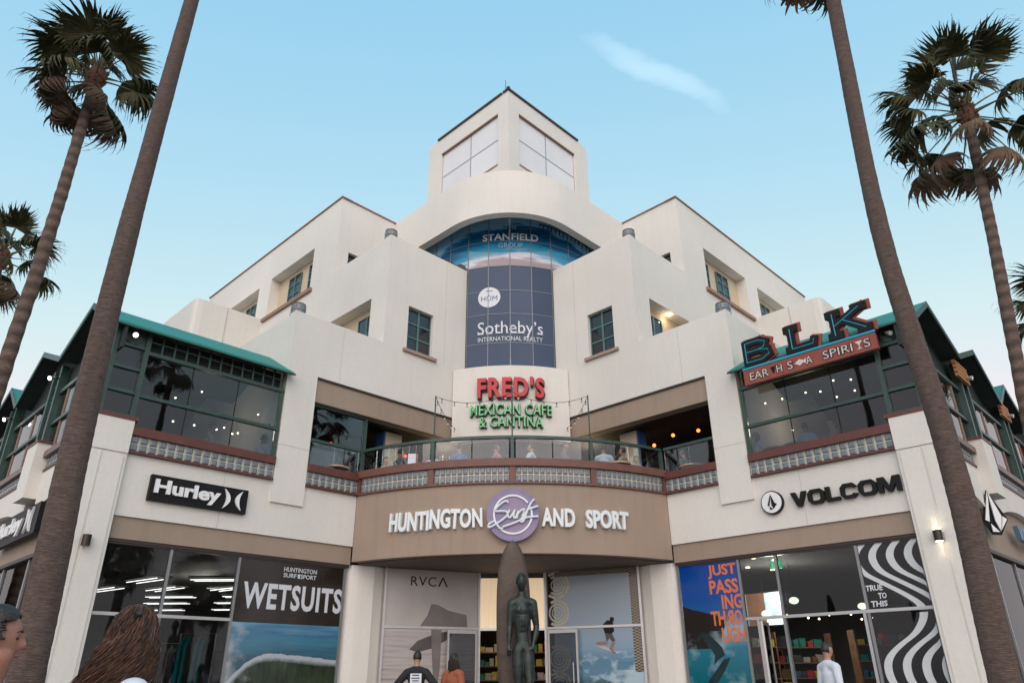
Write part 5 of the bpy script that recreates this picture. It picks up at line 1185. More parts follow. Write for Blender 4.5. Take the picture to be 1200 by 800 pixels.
def palm(label, path, radii, nf, petl, blade, seed, group, detail=1, wind=(-.25, 0), boots=True, skirt=.15):
    T = thing('palm_tree', label, 'palm tree', group, path[0]); r_ = random.Random(seed); radii = [r*.80 for r in radii]
    pts = []; rs = []
    P3 = spline([tuple(p) + (r,) for p, r in zip(path, radii)], 8); tot = sum((Vector(P3[i+1][:3])-Vector(P3[i][:3])).length for i in range(len(P3)-1)); step = .07 if detail > 1 else .16
    for i in range(len(P3)-1):
        a, b = Vector(P3[i][:3]), Vector(P3[i+1][:3]); m = max(1, int((b-a).length/step))
        for j in range(m):
            t = j/m; pts.append(a.lerp(b, t)); rs.append(P3[i][3]*(1-t)+P3[i+1][3]*t)
    nseg = 28 if detail > 1 else 14; vs = []; fs = []; ph = 0
    for i, (p, r) in enumerate(zip(pts, rs)):
        ring = (.055 if detail < 2 else .014)*(1 if i % 2 else -1)*r_.uniform(.3, 1)
        for k in range(nseg):
            a = math.tau*k/nseg; nn_ = noise.noise(Vector((math.cos(a)*1.3+seed, math.sin(a)*1.3, p.z*.9)))*.075 + noise.noise(Vector((math.cos(a)*3+seed, math.sin(a)*3, p.z*7)))*.025
            q = r*(1+ring+nn_); vs.append((p.x+q*math.cos(a), p.y+q*math.sin(a), p.z))
    for i in range(len(pts)-1):
        for k in range(nseg): fs.append((i*nseg+k, i*nseg+(k+1) % nseg, (i+1)*nseg+(k+1) % nseg, (i+1)*nseg+k))
    mb = MB(); mb.add(vs, fs); mb.build('trunk', bark if detail > 1 else bark_far, T, smooth=70)
    top = pts[-1]; R_ = rs[-1]
    mb = MB(); mb.ball((top.x, top.y, top.z+.12), R_*2.0, 8, sz=1.9)       # knob of old leaf bases
    for i in range(60):
        a = r_.uniform(0, math.tau); z = r_.uniform(-.35, .5); rr_ = R_*1.75*math.sqrt(max(.1, 1-(z/.62)**2)); c_ = Vector((top.x+rr_*math.cos(a), top.y+rr_*math.sin(a), top.z+.1+z))
        mb.tube([c_, c_+Vector((math.cos(a)*.07, math.sin(a)*.07, .10))], [.04, .015], 4)
    mb.build('leaf_bases', boot, T)
    cr = top + Vector((0, 0, .38))
    for i in range(nf):
        t = (i+.5)/nf; el_ = rad(84 - 138*t**1.15) + r_.uniform(-.12, .12); az = i*2.39996 + r_.uniform(-.25, .25)
        kind = (0 if el_ > .7 else 1 if el_ > 0 else 2); kind = kind + 3*(i % 2)
        if t > 1-skirt: kind = 6 + i % 2
        d = Vector((math.cos(az)*math.cos(el_)+wind[0]*.6, math.sin(az)*math.cos(el_)+wind[1]*.6, math.sin(el_))).normalized()
        ob_ = bpy.data.objects.new('frond', fmesh(kind, petl, blade)); COL.objects.link(ob_); ob_.parent = T; ob_.matrix_parent_inverse = Matrix.Translation(-T.location)
        X = d; Y = Vector((0, 0, 1)).cross(X); Y = Y.normalized() if Y.length > .05 else Vector((0, 1, 0)); Z_ = X.cross(Y)
        roll = r_.uniform(-.6, .6); Y2 = Y*math.cos(roll)+Z_*math.sin(roll); Z2 = X.cross(Y2); s_ = r_.uniform(.85, 1.1)
        org_ = cr - Vector((0, 0, .45*t)) + d*.05
        ob_.matrix_basis = Matrix(((X.x*s_, Y2.x*s_, Z2.x*s_, org_.x), (X.y*s_, Y2.y*s_, Z2.y*s_, org_.y), (X.z*s_, Y2.z*s_, Z2.z*s_, org_.z), (0, 0, 0, 1)))
    return T
palm('thick grey-brown palm trunk in front of the left wing, crown out of sight', [(-5.25, 8.5, 0), (-5.3, 8.5, 1.35), (-5.41, 8.5, 3.82), (-5.46, 8.5, 7.11), (-5.41, 8.5, 11.65), (-5.38, 8.5, 16)], [.245, .232, .208, .168, .137, .125], 20, .9, .9, 1, 'palm trees around the plaza', 2)
palm('thick grey-brown palm trunk in front of the right wing, only frond tips showing', [(5.46, 9, 0), (5.48, 9, 1.3), (5.56, 9, 3.92), (5.43, 9, 7.43), (5.69, 9, 12.29), (5.78, 9, 14.4)], [.225, .212, .192, .162, .146, .14], 20, 1.0, .95, 2, 'palm trees around the plaza', 2, (-.6, 0))
palm('tall palm with full wind-blown crown at upper left', [(-10.8, 14, 0), (-10.75, 14, 3.5), (-10.71, 14, 7.06), (-10.65, 14, 10.84), (-10.72, 14, 15.5)], [.21, .20, .19, .175, .14], 31, .90, 1.02, 3, 'palm trees around the plaza', 1, (-.35, 0))
palm('tall palm with long-stemmed fan leaves and red-brown knob at upper right', [(10.0, 14, 0), (10.3, 14, 3.5), (10.68, 14, 6.9), (11.17, 14, 10.8), (11.58, 14, 14.4)], [.18, .175, .17, .155, .135], 32, 1.40, 1.05, 4, 'palm trees around the plaza', 1, (-.15, 0))
palm('palm crown at the left edge of the photo, behind the tall left palm', [(-18.2, 22, 0), (-18.1, 22, 8), (-18.0, 22, 15.0)], [.22, .19, .15], 24, 1.1, 1.1, 5, 'palm trees around the plaza')
palm('palm fronds reaching in at the right edge, beside the leaning trunk', [(17.9, 20, 0), (17.8, 20, 6), (17.75, 20, 11.8)], [.22, .19, .15], 24, 1.2, 1.1, 6, 'palm trees around the plaza')
for i, (x, y, h) in enumerate(((-14, -9, 12.5), (-5.5, -14, 10.5), (-8.5, -17, 9.2), (3.5, -15, 11), (12, -12, 12.5), (17, -18, 10))):
    palm('palm on the far side of the plaza behind the viewer, seen only as a reflection in the shop glass, ' if 0 else
         ('tall palm across the street reflected in the far left shop pane', 'shorter palm across the street reflected in the second shop pane', 'small palm across the street reflected beside the WETSUITS panel', 'palm across the street reflected by the entrance glass', 'tall palm across the street reflected in the right shop', 'far palm across the street reflected in the right corner pane')[i],
         [(x, y, 0), (x+.1, y, h*.5), (x, y, h)], [.24, .2, .16], 34, .9, 1.1, 20+i, 'palm trees across the street')

for i, (x, y, h) in enumerate([(20.0, 1.5, 8.1), (22.0, 5.3, 7.0), (28.0, 4.4, 6.5)]):
    palm(('palm across the side street mirrored in the leftmost upper shop pane', 'palm across the side street mirrored in the second upper shop pane', 'farthest palm across the side street, mirrored low in the second shop pane')[i],
         [(x, y, 0), (x+.1, y, h*.5), (x, y, h)], [.30, .26, .2], 30, .9, 1.25, 40+i, 'palm trees across the street')
# ------------------------------------------------------------------ people
def skin_obj(nodes, edges, sub=1, head=None, voxel=.012, side=None, smooth=5):
    """one continuous surface: tapered limbs grown along a skeleton, fused with the head by voxel remesh and smoothed"""
    mb = MB(); sd_ = Vector(side) if side else Vector((1, 0, 0))
    def rad2(k): r = nodes[k][1]; return r if isinstance(r, tuple) else (r, r)
    for a_, b_ in edges:
        p, q = Vector(nodes[a_][0]), Vector(nodes[b_][0]); ra, rb_ = rad2(a_), rad2(b_); t = q-p; ln = t.length
        if ln < 1e-5: continue
        t.normalize(); X_ = (sd_ - t*sd_.dot(t)); X_ = X_.normalized() if X_.length > .2 else t.orthogonal().normalized(); Y_ = t.cross(X_)
        rings = []; m = 14
        for k in range(4): f = math.sin((k+.5)/4*math.pi/2); g_ = math.cos((k+.5)/4*math.pi/2); rings.append((p - t*g_*min(ra)*1.0, ra[0]*f, ra[1]*f))
        for k in range(5): f = k/4; rings.append((p.lerp(q, f), ra[0]*(1-f)+rb_[0]*f, ra[1]*(1-f)+rb_[1]*f))
        for k in range(3, -1, -1): f = math.sin((k+.5)/4*math.pi/2); g_ = math.cos((k+.5)/4*math.pi/2); rings.append((q + t*g_*min(rb_), rb_[0]*f, rb_[1]*f))
        vs = []
        for c_, rx, ry in rings: vs += [c_ + X_*rx*math.cos(math.tau*i/m) + Y_*ry*math.sin(math.tau*i/m) for i in range(m)]
        fs = [(i*m+k, i*m+(k+1) % m, (i+1)*m+(k+1) % m, (i+1)*m+k) for i in range(len(rings)-1) for k in range(m)] + [tuple(range(m))[::-1], tuple(range((len(rings)-1)*m, len(rings)*m))]
        mb.add(vs, fs)
    if head: mb.add(head[0], head[1])
    out = mb.mesh('body', []) ; ob_ = bpy.data.objects.new('tmp', out); COL.objects.link(ob_)
    rm = ob_.modifiers.new('r', 'REMESH'); rm.mode = 'VOXEL'; rm.voxel_size = voxel; rm.use_smooth_shade = True
    if smooth: sm = ob_.modifiers.new('m', 'SMOOTH'); sm.factor = .5; sm.iterations = smooth
    o3 = bpy.data.meshes.new_from_object(ob_.evaluated_get(bpy.context.evaluated_depsgraph_get())); bpy.data.objects.remove(ob_); bpy.data.meshes.remove(out); o3.shade_smooth(); return o3
def head_geo(c, face, s=1.0, up=Vector((0, 0, 1)), detail=28, female=False):
    """head shell with brow, nose, lips, chin, eye sockets and ears; c = centre, face = direction it looks"""
    f = Vector(face).normalized(); rgt = f.cross(up).normalized(); u_ = rgt.cross(f); nu, nv = detail*2, detail; vs = []
    g = lambda x, m, w_: math.exp(-((x-m)/w_)**2)
    for j in range(nv+1):
        ph = math.pi*j/nv - math.pi/2
        for i in range(nu):
            th = math.tau*i/nu; x = math.cos(ph)*math.sin(th); y = math.cos(ph)*math.cos(th); z = math.sin(ph)      # y forward
            X, Y, Zz = x*.076, y*.095, z*.118
            if z < 0: X *= 1-.28*(-z)**1.2; Y *= 1-.10*(-z)
            if y < -.1 and z < -.35: Y *= .72
            fr2 = max(0, y)**2
            d = 0
            d += .030*g(x, 0, .13)*g(z, -.12, .13)*fr2 + .012*g(x, 0, .09)*g(z, .06, .16)*fr2      # nose
            d += .007*g(z, .20, .08)*fr2*g(x, 0, .7)                                               # brow
            d -= .010*(g(x, .34, .15)+g(x, -.34, .15))*g(z, .08, .10)*fr2                          # eye sockets
            d += .009*g(x, 0, .22)*g(z, -.40, .05)*fr2 + .008*g(x, 0, .20)*g(z, -.50, .05)*fr2     # lips
            d -= .004*g(x, 0, .2)*g(z, -.45, .02)*fr2
            d += .016*g(x, 0, .28)*g(z, -.80, .16)*max(0, y+.15)                                   # chin
            Y += d
            ea = (g(y, -.08, .13)*g(z, -.02, .17))*.012; X += math.copysign(ea, x) if abs(x) > .5 else 0
            p = Vector(c) + (rgt*X + f*Y + u_*Zz)*s; vs.append(tuple(p))
    fs = []
    for j in range(nv):
        for i in range(nu):
            if j == 0: 
                if i: continue
            a, b, c_, d_ = j*nu+i, j*nu+(i+1) % nu, (j+1)*nu+(i+1) % nu, (j+1)*nu+i
            fs.append((a, b, c_, d_))
    # close the poles with single fans
    fs = []
    for j in range(1, nv-1):
        for i in range(nu): fs.append((j*nu+i, j*nu+(i+1) % nu, (j+1)*nu+(i+1) % nu, (j+1)*nu+i))
    fs.append(tuple(range(nu, 2*nu))[::-1]); fs.append(tuple(range((nv-1)*nu, nv*nu)))
    used = sorted({i for f_ in fs for i in f_}); mpx = {o: n_ for n_, o in enumerate(used)}
    return [vs[i] for i in used], [tuple(mpx[i] for i in f_) for f_ in fs]
skin = mat('skin', (.42, .22, .15), .5, .08, 8); skin2 = mat('skin_tan', (.33, .16, .10), .5, .08, 8)
hairb = mat('hair_dark', (.018, .012, .009), .5, .3, 20)
def person(label, base, yaw, shirt, trousers, hair, height=1.72, pose='stand', skin_m=None, arms=None, female=False, group=None, hairstyle='short', vox=.016):
    """standing, sitting or arms-akimbo figure; yaw = direction faced (0 = +y), clockwise"""
    k = height/1.72; T = thing('person', label, 'person', group, base); B_ = Vector(base); cy, sy = math.cos(yaw), math.sin(yaw)
    def X(x, y, z): return tuple(B_ + Vector((x*cy + y*sy, -x*sy + y*cy, z))*k)
    sit = pose == 'sit'; dz = -.42 if sit else 0
    sh = .185 if not female else .165
    nd = {'pelvis': (X(0, 0, .93+dz), .13), 'waist': (X(0, 0, 1.08+dz), (.12, .095)), 'chest': (X(0, .01, 1.27+dz), (.145, .11)), 'neckb': (X(0, 0, 1.43+dz), .07), 'neck': (X(0, .01, 1.52+dz), .052), 'skull': (X(0, .015, 1.58+dz), .06)}
    ed = [('pelvis', 'waist'), ('waist', 'chest'), ('chest', 'neckb'), ('neckb', 'neck'), ('neck', 'skull')]
    for s_, S_ in ((-1, 'l'), (1, 'r')):
        if sit:
            nd.update({'hip'+S_: (X(.09*s_, .03, .90+dz), .09), 'knee'+S_: (X(.11*s_, .45, .93+dz), .06), 'ankle'+S_: (X(.11*s_, .42, .09), .04), 'toe'+S_: (X(.12*s_, .58, .03), .035)})
        else:
            nd.update({'hip'+S_: (X(.09*s_, 0, .86), .092), 'knee'+S_: (X(.10*s_, .01, .48), .06), 'ankle'+S_: (X(.10*s_, -.02, .09), .04), 'toe'+S_: (X(.12*s_, .14, .03), .035)})
        A = arms or {'hang': 1}
        if 'akimbo' in A: el, wr, hd = (.42, -.06, 1.12), (.22, .06, .98), (.15, .10, .95)
        elif sit: el, wr, hd = (.26, .12, 1.12), (.16, .34, 1.08), (.12, .42, 1.08)
        else: el, wr, hd = (.24, -.02, 1.12), (.25, .07, .88), (.25, .10, .80)
        nd.update({'sh'+S_: (X(sh*s_, 0, 1.385+dz), .058), 'elb'+S_: (X(el[0]*s_, el[1], el[2]+dz), .042), 'wri'+S_: (X(wr[0]*s_, wr[1], wr[2]+dz), .030), 'palm'+S_: (X(hd[0]*s_, hd[1], hd[2]+dz), .034)})
        ed += [('pelvis', 'hip'+S_), ('hip'+S_, 'knee'+S_), ('knee'+S_, 'ankle'+S_), ('ankle'+S_, 'toe'+S_), ('neckb', 'sh'+S_), ('sh'+S_, 'elb'+S_), ('elb'+S_, 'wri'+S_), ('wri'+S_, 'palm'+S_)]
        dv = Vector((hd[0]*s_-wr[0]*s_, hd[1]-wr[1], hd[2]-wr[2])).normalized()
        for q in range(5):
            off = (q-1.5)*.017 if q < 4 else -.035
            b0 = Vector((hd[0]*s_, hd[1]+off, hd[2]+dz)); ln = (.06, .07, .066, .05, .04)[q]
            nd['f%s%d' % (S_, q)] = (X(*(b0+dv*ln)), .010); ed.append(('palm'+S_, 'f%s%d' % (S_, q)))
    hc = Vector(X(0, .03, 1.645+dz)); fdir = Vector((sy, cy, 0))
    sdx = (cy, -sy, 0); body = skin_obj(nd, ed, 1, head_geo(hc, fdir, k*.98, detail=18), vox*k*.7, sdx, 3)
    link('body', body, T).data.materials.append(skin_m or skin)
    def cloth(name, keys, ed2, grow, m):
        n2 = {q: (nd[q][0], (tuple(v*1.0+grow for v in nd[q][1]) if isinstance(nd[q][1], tuple) else nd[q][1]+grow)) for q in keys}
        ob_ = link(name, skin_obj(n2, ed2, 1, None, vox*k, sdx, 3), T); ob_.data.materials.append(m)
    def half(a, b, t, r): nd[a+b] = (tuple(Vector(nd[a][0]).lerp(Vector(nd[b][0]), t)), r); return a+b
    hl, hr = half('shl', 'elbl', .85, .05), half('shr', 'elbr', .85, .05)
    if arms and 'long' in arms:
        hl, hr = 'wril', 'wrir'; cloth('shirt', ['pelvis', 'waist', 'chest', 'neckb', 'shl', 'shr', 'elbl', 'elbr', hl, hr], [('pelvis', 'waist'), ('waist', 'chest'), ('chest', 'neckb'), ('neckb', 'shl'), ('neckb', 'shr'), ('shl', 'elbl'), ('shr', 'elbr'), ('elbl', hl), ('elbr', hr)], .016, shirt)
    else: cloth('shirt', ['pelvis', 'waist', 'chest', 'neckb', 'shl', 'shr', hl, hr], [('pelvis', 'waist'), ('waist', 'chest'), ('chest', 'neckb'), ('neckb', 'shl'), ('neckb', 'shr'), ('shl', hl), ('shr', hr)], .018, shirt)
    cloth('trousers', ['pelvis', 'hipl', 'hipr', 'kneel', 'kneer', 'anklel', 'ankler'], [('pelvis', 'hipl'), ('pelvis', 'hipr'), ('hipl', 'kneel'), ('hipr', 'kneer'), ('kneel', 'anklel'), ('kneer', 'ankler')], .014, trousers)
    # hair: cap behind the hairline, with locks if it is long
    hv, hf = head_geo(hc + Vector((0, 0, .012))*k, fdir, k*1.09, detail=16); keep = []
    for f_ in hf:
        c_ = sum((Vector(hv[i]) for i in f_), Vector())/len(f_) - hc
        fwd = c_.dot(fdir)/k; up_ = c_.z/k
        if up_ > .055 + (fwd > .02)*.03*(fwd/.09) or (fwd < -.02 and up_ > (-.055 if hairstyle == 'short' else -.11)): keep.append(f_)
    mb = MB(); mb.add(hv, keep)
    if hairstyle == 'bun': mb.ball(tuple(hc + Vector((0, 0, .125))*k - fdir*.03), .024*k, 6)
    if hairstyle == 'long':
        rr4 = random.Random(3)
        for i in range(60):
            a = math.pi*(i/59) - math.pi/2; sd_ = Vector((cy, -sy, 0)); d = -fdir*math.cos(a) + sd_*math.sin(a)
            p0 = hc + d*.075*k + Vector((0, 0, rr4.uniform(-.02, .08)))*k; L_ = rr4.uniform(.22, .36)*k
            mb.tube([p0, p0+d*.03*k+Vector((0, 0, -L_*.35)), p0+d*.035*k+Vector((0, 0, -L_*.7)), p0+d*.02*k+Vector((rr4.uniform(-.02, .02), 0, -L_))], [.02*k, .024*k, .02*k, .006*k], 5)
    mb.build('hair', hair, T, smooth=60)
    return T, nd, hc, fdir
tee = mat('cloth_black', (.014, .014, .016), .85, .15, 4); jean = mat('cloth_denim', (.03, .045, .08), .85, .2, 4); wsh = mat('cloth_white', (.62, .65, .70), .8, .06, 3)
T, nd, hc, fd_ = person('man in black T-shirt with white back print, hands on hips, facing the entrance', (-1.88, 15, 0.12), .06, tee, jean, hairb, 1.68, arms={'akimbo': 1}, hairstyle='bun')
pc = Vector((-1.88, 14.866, 1.36)); w = MB(); w.box(WF, pc.x-.10, pc.x+.11, pc.y-.006, pc.y+.03, 1.30, 1.46)
w.build('shirt_print', wsh, T)
for i, (wd, z) in enumerate(((.13, 1.43), (.15, 1.38), (.12, 1.335))):
    w = MB(); w.box(WF, pc.x-wd/2, pc.x+wd/2, pc.y-.009, pc.y-.0062, z-.009, z+.009); w.build('print_line', tee, T)
person('woman with long dark hair in a rust top beside the man in black', (-1.20, 15.2, 0.12), .5, mat('cloth_rust', (.30, .09, .04), .85, .2, 5), tee, hairb, 1.64, female=True, hairstyle='long')
person('man in a white shirt with short dark hair walking right past the right shop door', (5.14, 13, 0.12), rad(75), wsh, jean, hairb, 1.70, arms={'long': 1})
# diners: small seated figures behind the glass and on the balcony
clothc = {'blue': (.06, .16, .34), 'white': (.60, .60, .60), 'beige': (.45, .38, .28), 'grey': (.12, .12, .14), 'pink': (.45, .2, .2), 'pale': (.42, .5, .6)}
seats = [((-5.05, 19.75), 'blue', 'diner in a blue shirt at the left end of the left glazed bay', 1.2), ((-4.72, 20.1), 'pink', 'diner in a pinkish top beside the one in blue, left glazed bay', -1.2), ((-3.15, 19.75), 'grey', 'diner in dark grey at the left end of the balcony', .8),
         ((-2.2, 19.9), 'pale', 'white-haired diner in pale blue near the menu board on the balcony', 3.1), ((-.45, 19.35), 'pink', 'diner in pink left of the centre post of the balcony', 1.2), ((.55, 19.3), 'white', 'diner in white right of the centre post of the balcony', -1.2),
         ((2.55, 19.45), 'white', 'diner in a white T-shirt with the back to the rail, right balcony', .2), ((3.15, 19.7), 'beige', 'bearded diner in beige leaning over the table, right end of the balcony', -1.0), ((4.9, 19.9), 'grey', 'diner in grey behind the right wing rail', -.8),
         ((-1.45, 19.3), 'blue', 'diner in blue between the menu board and the middle of the balcony', -.6), ((1.45, 19.25), 'grey', 'diner in dark grey right of the middle table on the balcony', 1.9), ((-3.7, 20.6), 'beige', 'diner in beige further back by the left cream column', 2.2), ((3.7, 20.6), 'blue', 'diner in blue further back by the right cream column', -2.0),
         ((8.1, 17.3), 'pink', 'diner in pink at the right end of the right pavilion glass', -1.3), ((-6.6, 18.4), 'white', 'diner in white low behind the right end of the left pavilion glass', .6), ((-7.6, 17.4), 'beige', 'diner in beige low behind the middle of the left pavilion glass', 1.1),
         ((7.5, 17.6), 'pale', 'diner in a light blue shirt resting the head on a hand, right pavilion', 1.0), ((6.5, 18.4), 'white', 'white-haired diner bending over a table at the left of the right pavilion', 1.4)]
for i, ((x, y), c, lb, yw) in enumerate(seats):
    person(lb, (x, y, 5.92), yw, mat('cloth_'+c, clothc[c], .85, .1, 4), jean, hairb if i not in (3, 17) else mat('hair_grey', (.4, .4, .4), .6, .1, 8), 1.72, 'sit', skin if i % 2 else skin2, group='diners in the terrace restaurants', vox=.022)
tabm = mat('table_top', (.40, .26, .17), .4, .15, 4)
for i, (x, y, lb) in enumerate(((-4.85, 19.5, 'small wooden table in the left glazed bay'), (-2.75, 19.45, 'wooden table by the menu board on the balcony'), (0.05, 19.1, 'pale table at the middle of the balcony'), (2.9, 19.25, 'wooden table between the diners in white and beige'), (5.0, 19.5, 'wooden table behind the right wing rail'), (7.2, 17.5, 'table by the diner in light blue, right pavilion'), (6.8, 17.9, 'table at the left of the right pavilion'))):
    T = thing('cafe_table', lb, 'table', 'cafe tables on the terraces', (x, y, 5.92))
    w = MB(); w.tube([(x, y, 6.62), (x, y, 6.66)], .36, 16); w.build('table_top', tabm, T); w = MB(); w.tube([(x, y, 5.93), (x, y, 6.62)], .03, 6); w.build('leg', black, T)
T = thing('menu_board', 'red and white menu card standing by the balcony rail', 'menu', None, (-2.75, 18.95, 6.6))
w = MB(); w.box(WF, -2.82, -2.60, 18.98, 19.0, 6.62, 6.90); w.build('card', wsh, T); w = MB(); w.box(WF, -2.597, -2.56, 18.975, 19.0, 6.62, 6.90); w.build('red_edge', red, T)

# ---- near woman, seen from behind: long wavy auburn hair
T = thing('person', 'woman with long wavy auburn hair and sunglasses, seen from behind', 'person', None, (-1.95, 3.6, 0))
hc = Vector((-1.92, 3.62, 1.545)); fdir = Vector((.60, .80, 0)).normalized(); sdv = Vector((fdir.y, -fdir.x, 0))
nd = {'pelvis': ((-1.98, 3.62, .9), .14), 'waist': ((-1.98, 3.62, 1.02), .12), 'chest': ((-1.98, 3.62, 1.17), (.14, .12)), 'neckb': ((-1.96, 3.61, 1.32), .07), 'neck': ((-1.94, 3.61, 1.41), .052), 'skull': ((-1.93, 3.615, 1.48), .05),
      'shl': (tuple(Vector((-1.97, 3.61, 1.29))-sdv*.18), .06), 'shr': (tuple(Vector((-1.97, 3.61, 1.29))+sdv*.18), .06), 'el': (tuple(Vector((-1.97, 3.61, 1.03))-sdv*.24), .045), 'er': (tuple(Vector((-1.97, 3.61, 1.03))+sdv*.24), .045),
      'wl': (tuple(Vector((-1.95, 3.68, .80))-sdv*.22), .03), 'wr': (tuple(Vector((-1.95, 3.68, .80))+sdv*.22), .03), 'hl': ((-2.05, 3.65, .85), .09), 'hr': ((-1.9, 3.58, .85), .09), 'kl': ((-2.05, 3.66, .48), .06), 'kr': ((-1.9, 3.6, .48), .06), 'al': ((-2.05, 3.65, .16), .04), 'ar': ((-1.9, 3.6, .16), .04)}
ed = [('pelvis', 'waist'), ('waist', 'chest'), ('chest', 'neckb'), ('neckb', 'neck'), ('neck', 'skull'), ('neckb', 'shl'), ('neckb', 'shr'), ('shl', 'el'), ('shr', 'er'), ('el', 'wl'), ('er', 'wr'), ('pelvis', 'hl'), ('pelvis', 'hr'), ('hl', 'kl'), ('hr', 'kr'), ('kl', 'al'), ('kr', 'ar')]
for S_, s_ in (('l', -1), ('r', 1)):
    for q in range(5):
        b0 = Vector(nd['w'+S_][0]) + Vector((.015*(q-2), .01*(q-2), -.14 if q < 4 else -.08)); nd['f%s%d' % (S_, q)] = (tuple(b0), .009); ed.append(('w'+S_, 'f%s%d' % (S_, q)))
link('body', skin_obj(nd, ed, 1, head_geo(hc, fdir, 1.0, detail=30), .008), T).data.materials.append(skin)
n2 = {k_: (nd[k_][0], (tuple(v+.02 for v in nd[k_][1]) if isinstance(nd[k_][1], tuple) else nd[k_][1]+(.02 if k_ != 'neckb' else .005))) for k_ in ('pelvis', 'waist', 'chest', 'neckb', 'shl', 'shr', 'el', 'er')}
link('blouse', skin_obj(n2, [e for e in ed if e[0] in n2 and e[1] in n2], 1, None, .01), T).data.materials.append(mat('blouse_white', (.62, .66, .74), .8, .06, 6))
n2 = {k_: (nd[k_][0], nd[k_][1]+.015) for k_ in ('pelvis', 'hl', 'hr', 'kl', 'kr', 'al', 'ar')}
link('trousers', skin_obj(n2, [e for e in ed if e[0] in n2 and e[1] in n2], 1, None, .015), T).data.materials.append(jean)
def hair_mat(name, c1, c2, c3):
    m, n, l, b = new_mat(name); b.inputs['Roughness'].default_value = .42
    at = n.new('ShaderNodeAttribute'); at.attribute_name = 'strand'; cr = n.new('ShaderNodeValToRGB'); e = cr.color_ramp.elements
    e[0].color = (*c1, 1); e[1].color = (*c3, 1); q = e.new(.55); q.color = (*c2, 1); l.new(at.outputs['Fac'], cr.inputs[0]); l.new(cr.outputs[0], b.inputs['Base Color']); return m
def strands(parent, name, m, roots, n, path_fn, r0_, seed):
    r_ = random.Random(seed); vs = []; fs = []; at = []
    for i in range(n):
        pts = path_fn(r_, i); v_ = r_.random(); K = len(pts)
        mb = MB(); mb.tube(pts, [r0_*(1-.75*(j/(K-1))**2.5)*r_.uniform(.8, 1.1) for j in range(K)], 4, cap=False); b = len(vs)
        vs += mb.v; fs += [tuple(x+b for x in f) for f in mb.f]; at += [v_]*len(mb.v)
    me = bpy.data.meshes.new(name); me.from_pydata(vs, [], fs); a_ = me.attributes.new('strand', 'FLOAT', 'POINT'); a_.data.foreach_set('value', at); me.materials.append(m); me.shade_smooth()
    return stuff(link(name, me, parent))
aub = hair_mat('hair_auburn', (.028, .011, .005), (.062, .023, .010), (.14, .055, .023))
def wavy(r_, i):
    a = r_.uniform(-2.35, 2.1); el_ = r_.uniform(-.2, 1.35)      # a: 0 = back of the head
    d0 = (-fdir*math.cos(a) + sdv*math.sin(a)); root = hc + (d0*math.cos(el_)*.088 + Vector((0, 0, 1))*math.sin(el_)*.118) + fdir*(.01)
    cl_ = math.floor(a*5+r_.random()*.7); ph = cl_*1.9 + r_.uniform(-.5, .5); am = r_.uniform(.009, .017); fr_q = 52 + 7*math.sin(cl_*2.7); L_ = r_.uniform(.34, .56); pts = [root]
    side2 = d0.cross(Vector((0, 0, 1)))
    K = 24; lean = Vector((-.13, -.03, 0)); off = r_.uniform(.0, .022); RA = .11; arc = max(0, el_)*RA; z00 = hc.z + min(0, el_)*.118
    for j in range(1, K):
        s_ = (L_+arc)*j/(K-1)
        if s_ < arc: an = el_ - s_/RA; h_, zz = math.cos(an)*(.090+off), hc.z + math.sin(an)*(.122+off); t = 0
        else: t = (s_-arc)/L_; h_, zz = .092+off+.085*t+.012*math.sin(min(1, t*2)*3.14), z00-(s_-arc)*.95
        w_ = min(1, s_/.12)*am; p = Vector((hc.x, hc.y, 0)) + d0*(h_+w_*.8*math.cos(fr_q*s_+ph)) + lean*t*t*1.1 + side2*w_*math.sin(fr_q*s_+ph); p.z = zz; pts.append(p)
    return pts
hv, hf = head_geo(hc+Vector((0, 0, .008)), fdir, 1.10, detail=26)
mb = MB(); mb.add(hv, [f_ for f_ in hf if (lambda c_: c_.z > .07 or (c_.dot(fdir) < .0 and c_.z > -.10))(sum((Vector(hv[i]) for i in f_), Vector())/len(f_)-hc)]); mb.build('hair_cap', mat('hair_auburn_base', (.035, .014, .008), .6, .3, 30), T, smooth=60)
strands(T, 'hair', aub, None, 4600, wavy, .0023, 5)
gl_ = MB(); c0 = hc + Vector((0, 0, .115)) + fdir*.035
gl_.tube([c0 + sdv*x + Vector((0, 0, -.03*abs(x)/.08)) + fdir*(.02-.12*(abs(x)/.09)**2) for x in (-.09, -.06, -.02, .02, .06, .09)], .012, 8); gl_.build('sunglasses', mat('sunglass_black', (.01, .01, .01), .15, .1, 5), T, smooth=60)

# ---- second woman, cut by the left edge, profile to the right
T = thing('person', 'dark-haired woman in profile, cut off by the left edge of the photo', 'person', None, (-2.2, 3.0, 0))
hc = Vector((-2.180, 3.02, 1.50)); fdir = Vector((.87, .48, -.05)).normalized()
nd = {'pelvis': ((-2.200, 3.04, .9), .14), 'waist': ((-2.200, 3.04, 1.02), .12), 'chest': ((-2.200, 3.04, 1.15), (.14, .12)), 'neckb': ((-2.190, 3.04, 1.29), .07), 'neck': ((-2.160, 3.03, 1.37), .052), 'skull': ((-2.140, 3.02, 1.44), .05),
      'shl': ((-2.210, 3.22, 1.26), .06), 'shr': ((-2.210, 2.86, 1.26), .06), 'el': ((-2.210, 3.27, 1.0), .045), 'er': ((-2.210, 2.81, 1.0), .045), 'wl': ((-2.110, 3.27, .8), .03), 'wr': ((-2.110, 2.81, .8), .03),
      'hl': ((-2.200, 3.13, .85), .09), 'hr': ((-2.200, 2.95, .85), .09), 'kl': ((-2.180, 3.13, .48), .06), 'kr': ((-2.180, 2.95, .48), .06), 'al': ((-2.200, 3.13, .16), .04), 'ar': ((-2.200, 2.95, .16), .04)}
ed = [e for e in ed if not e[1].startswith('f')]
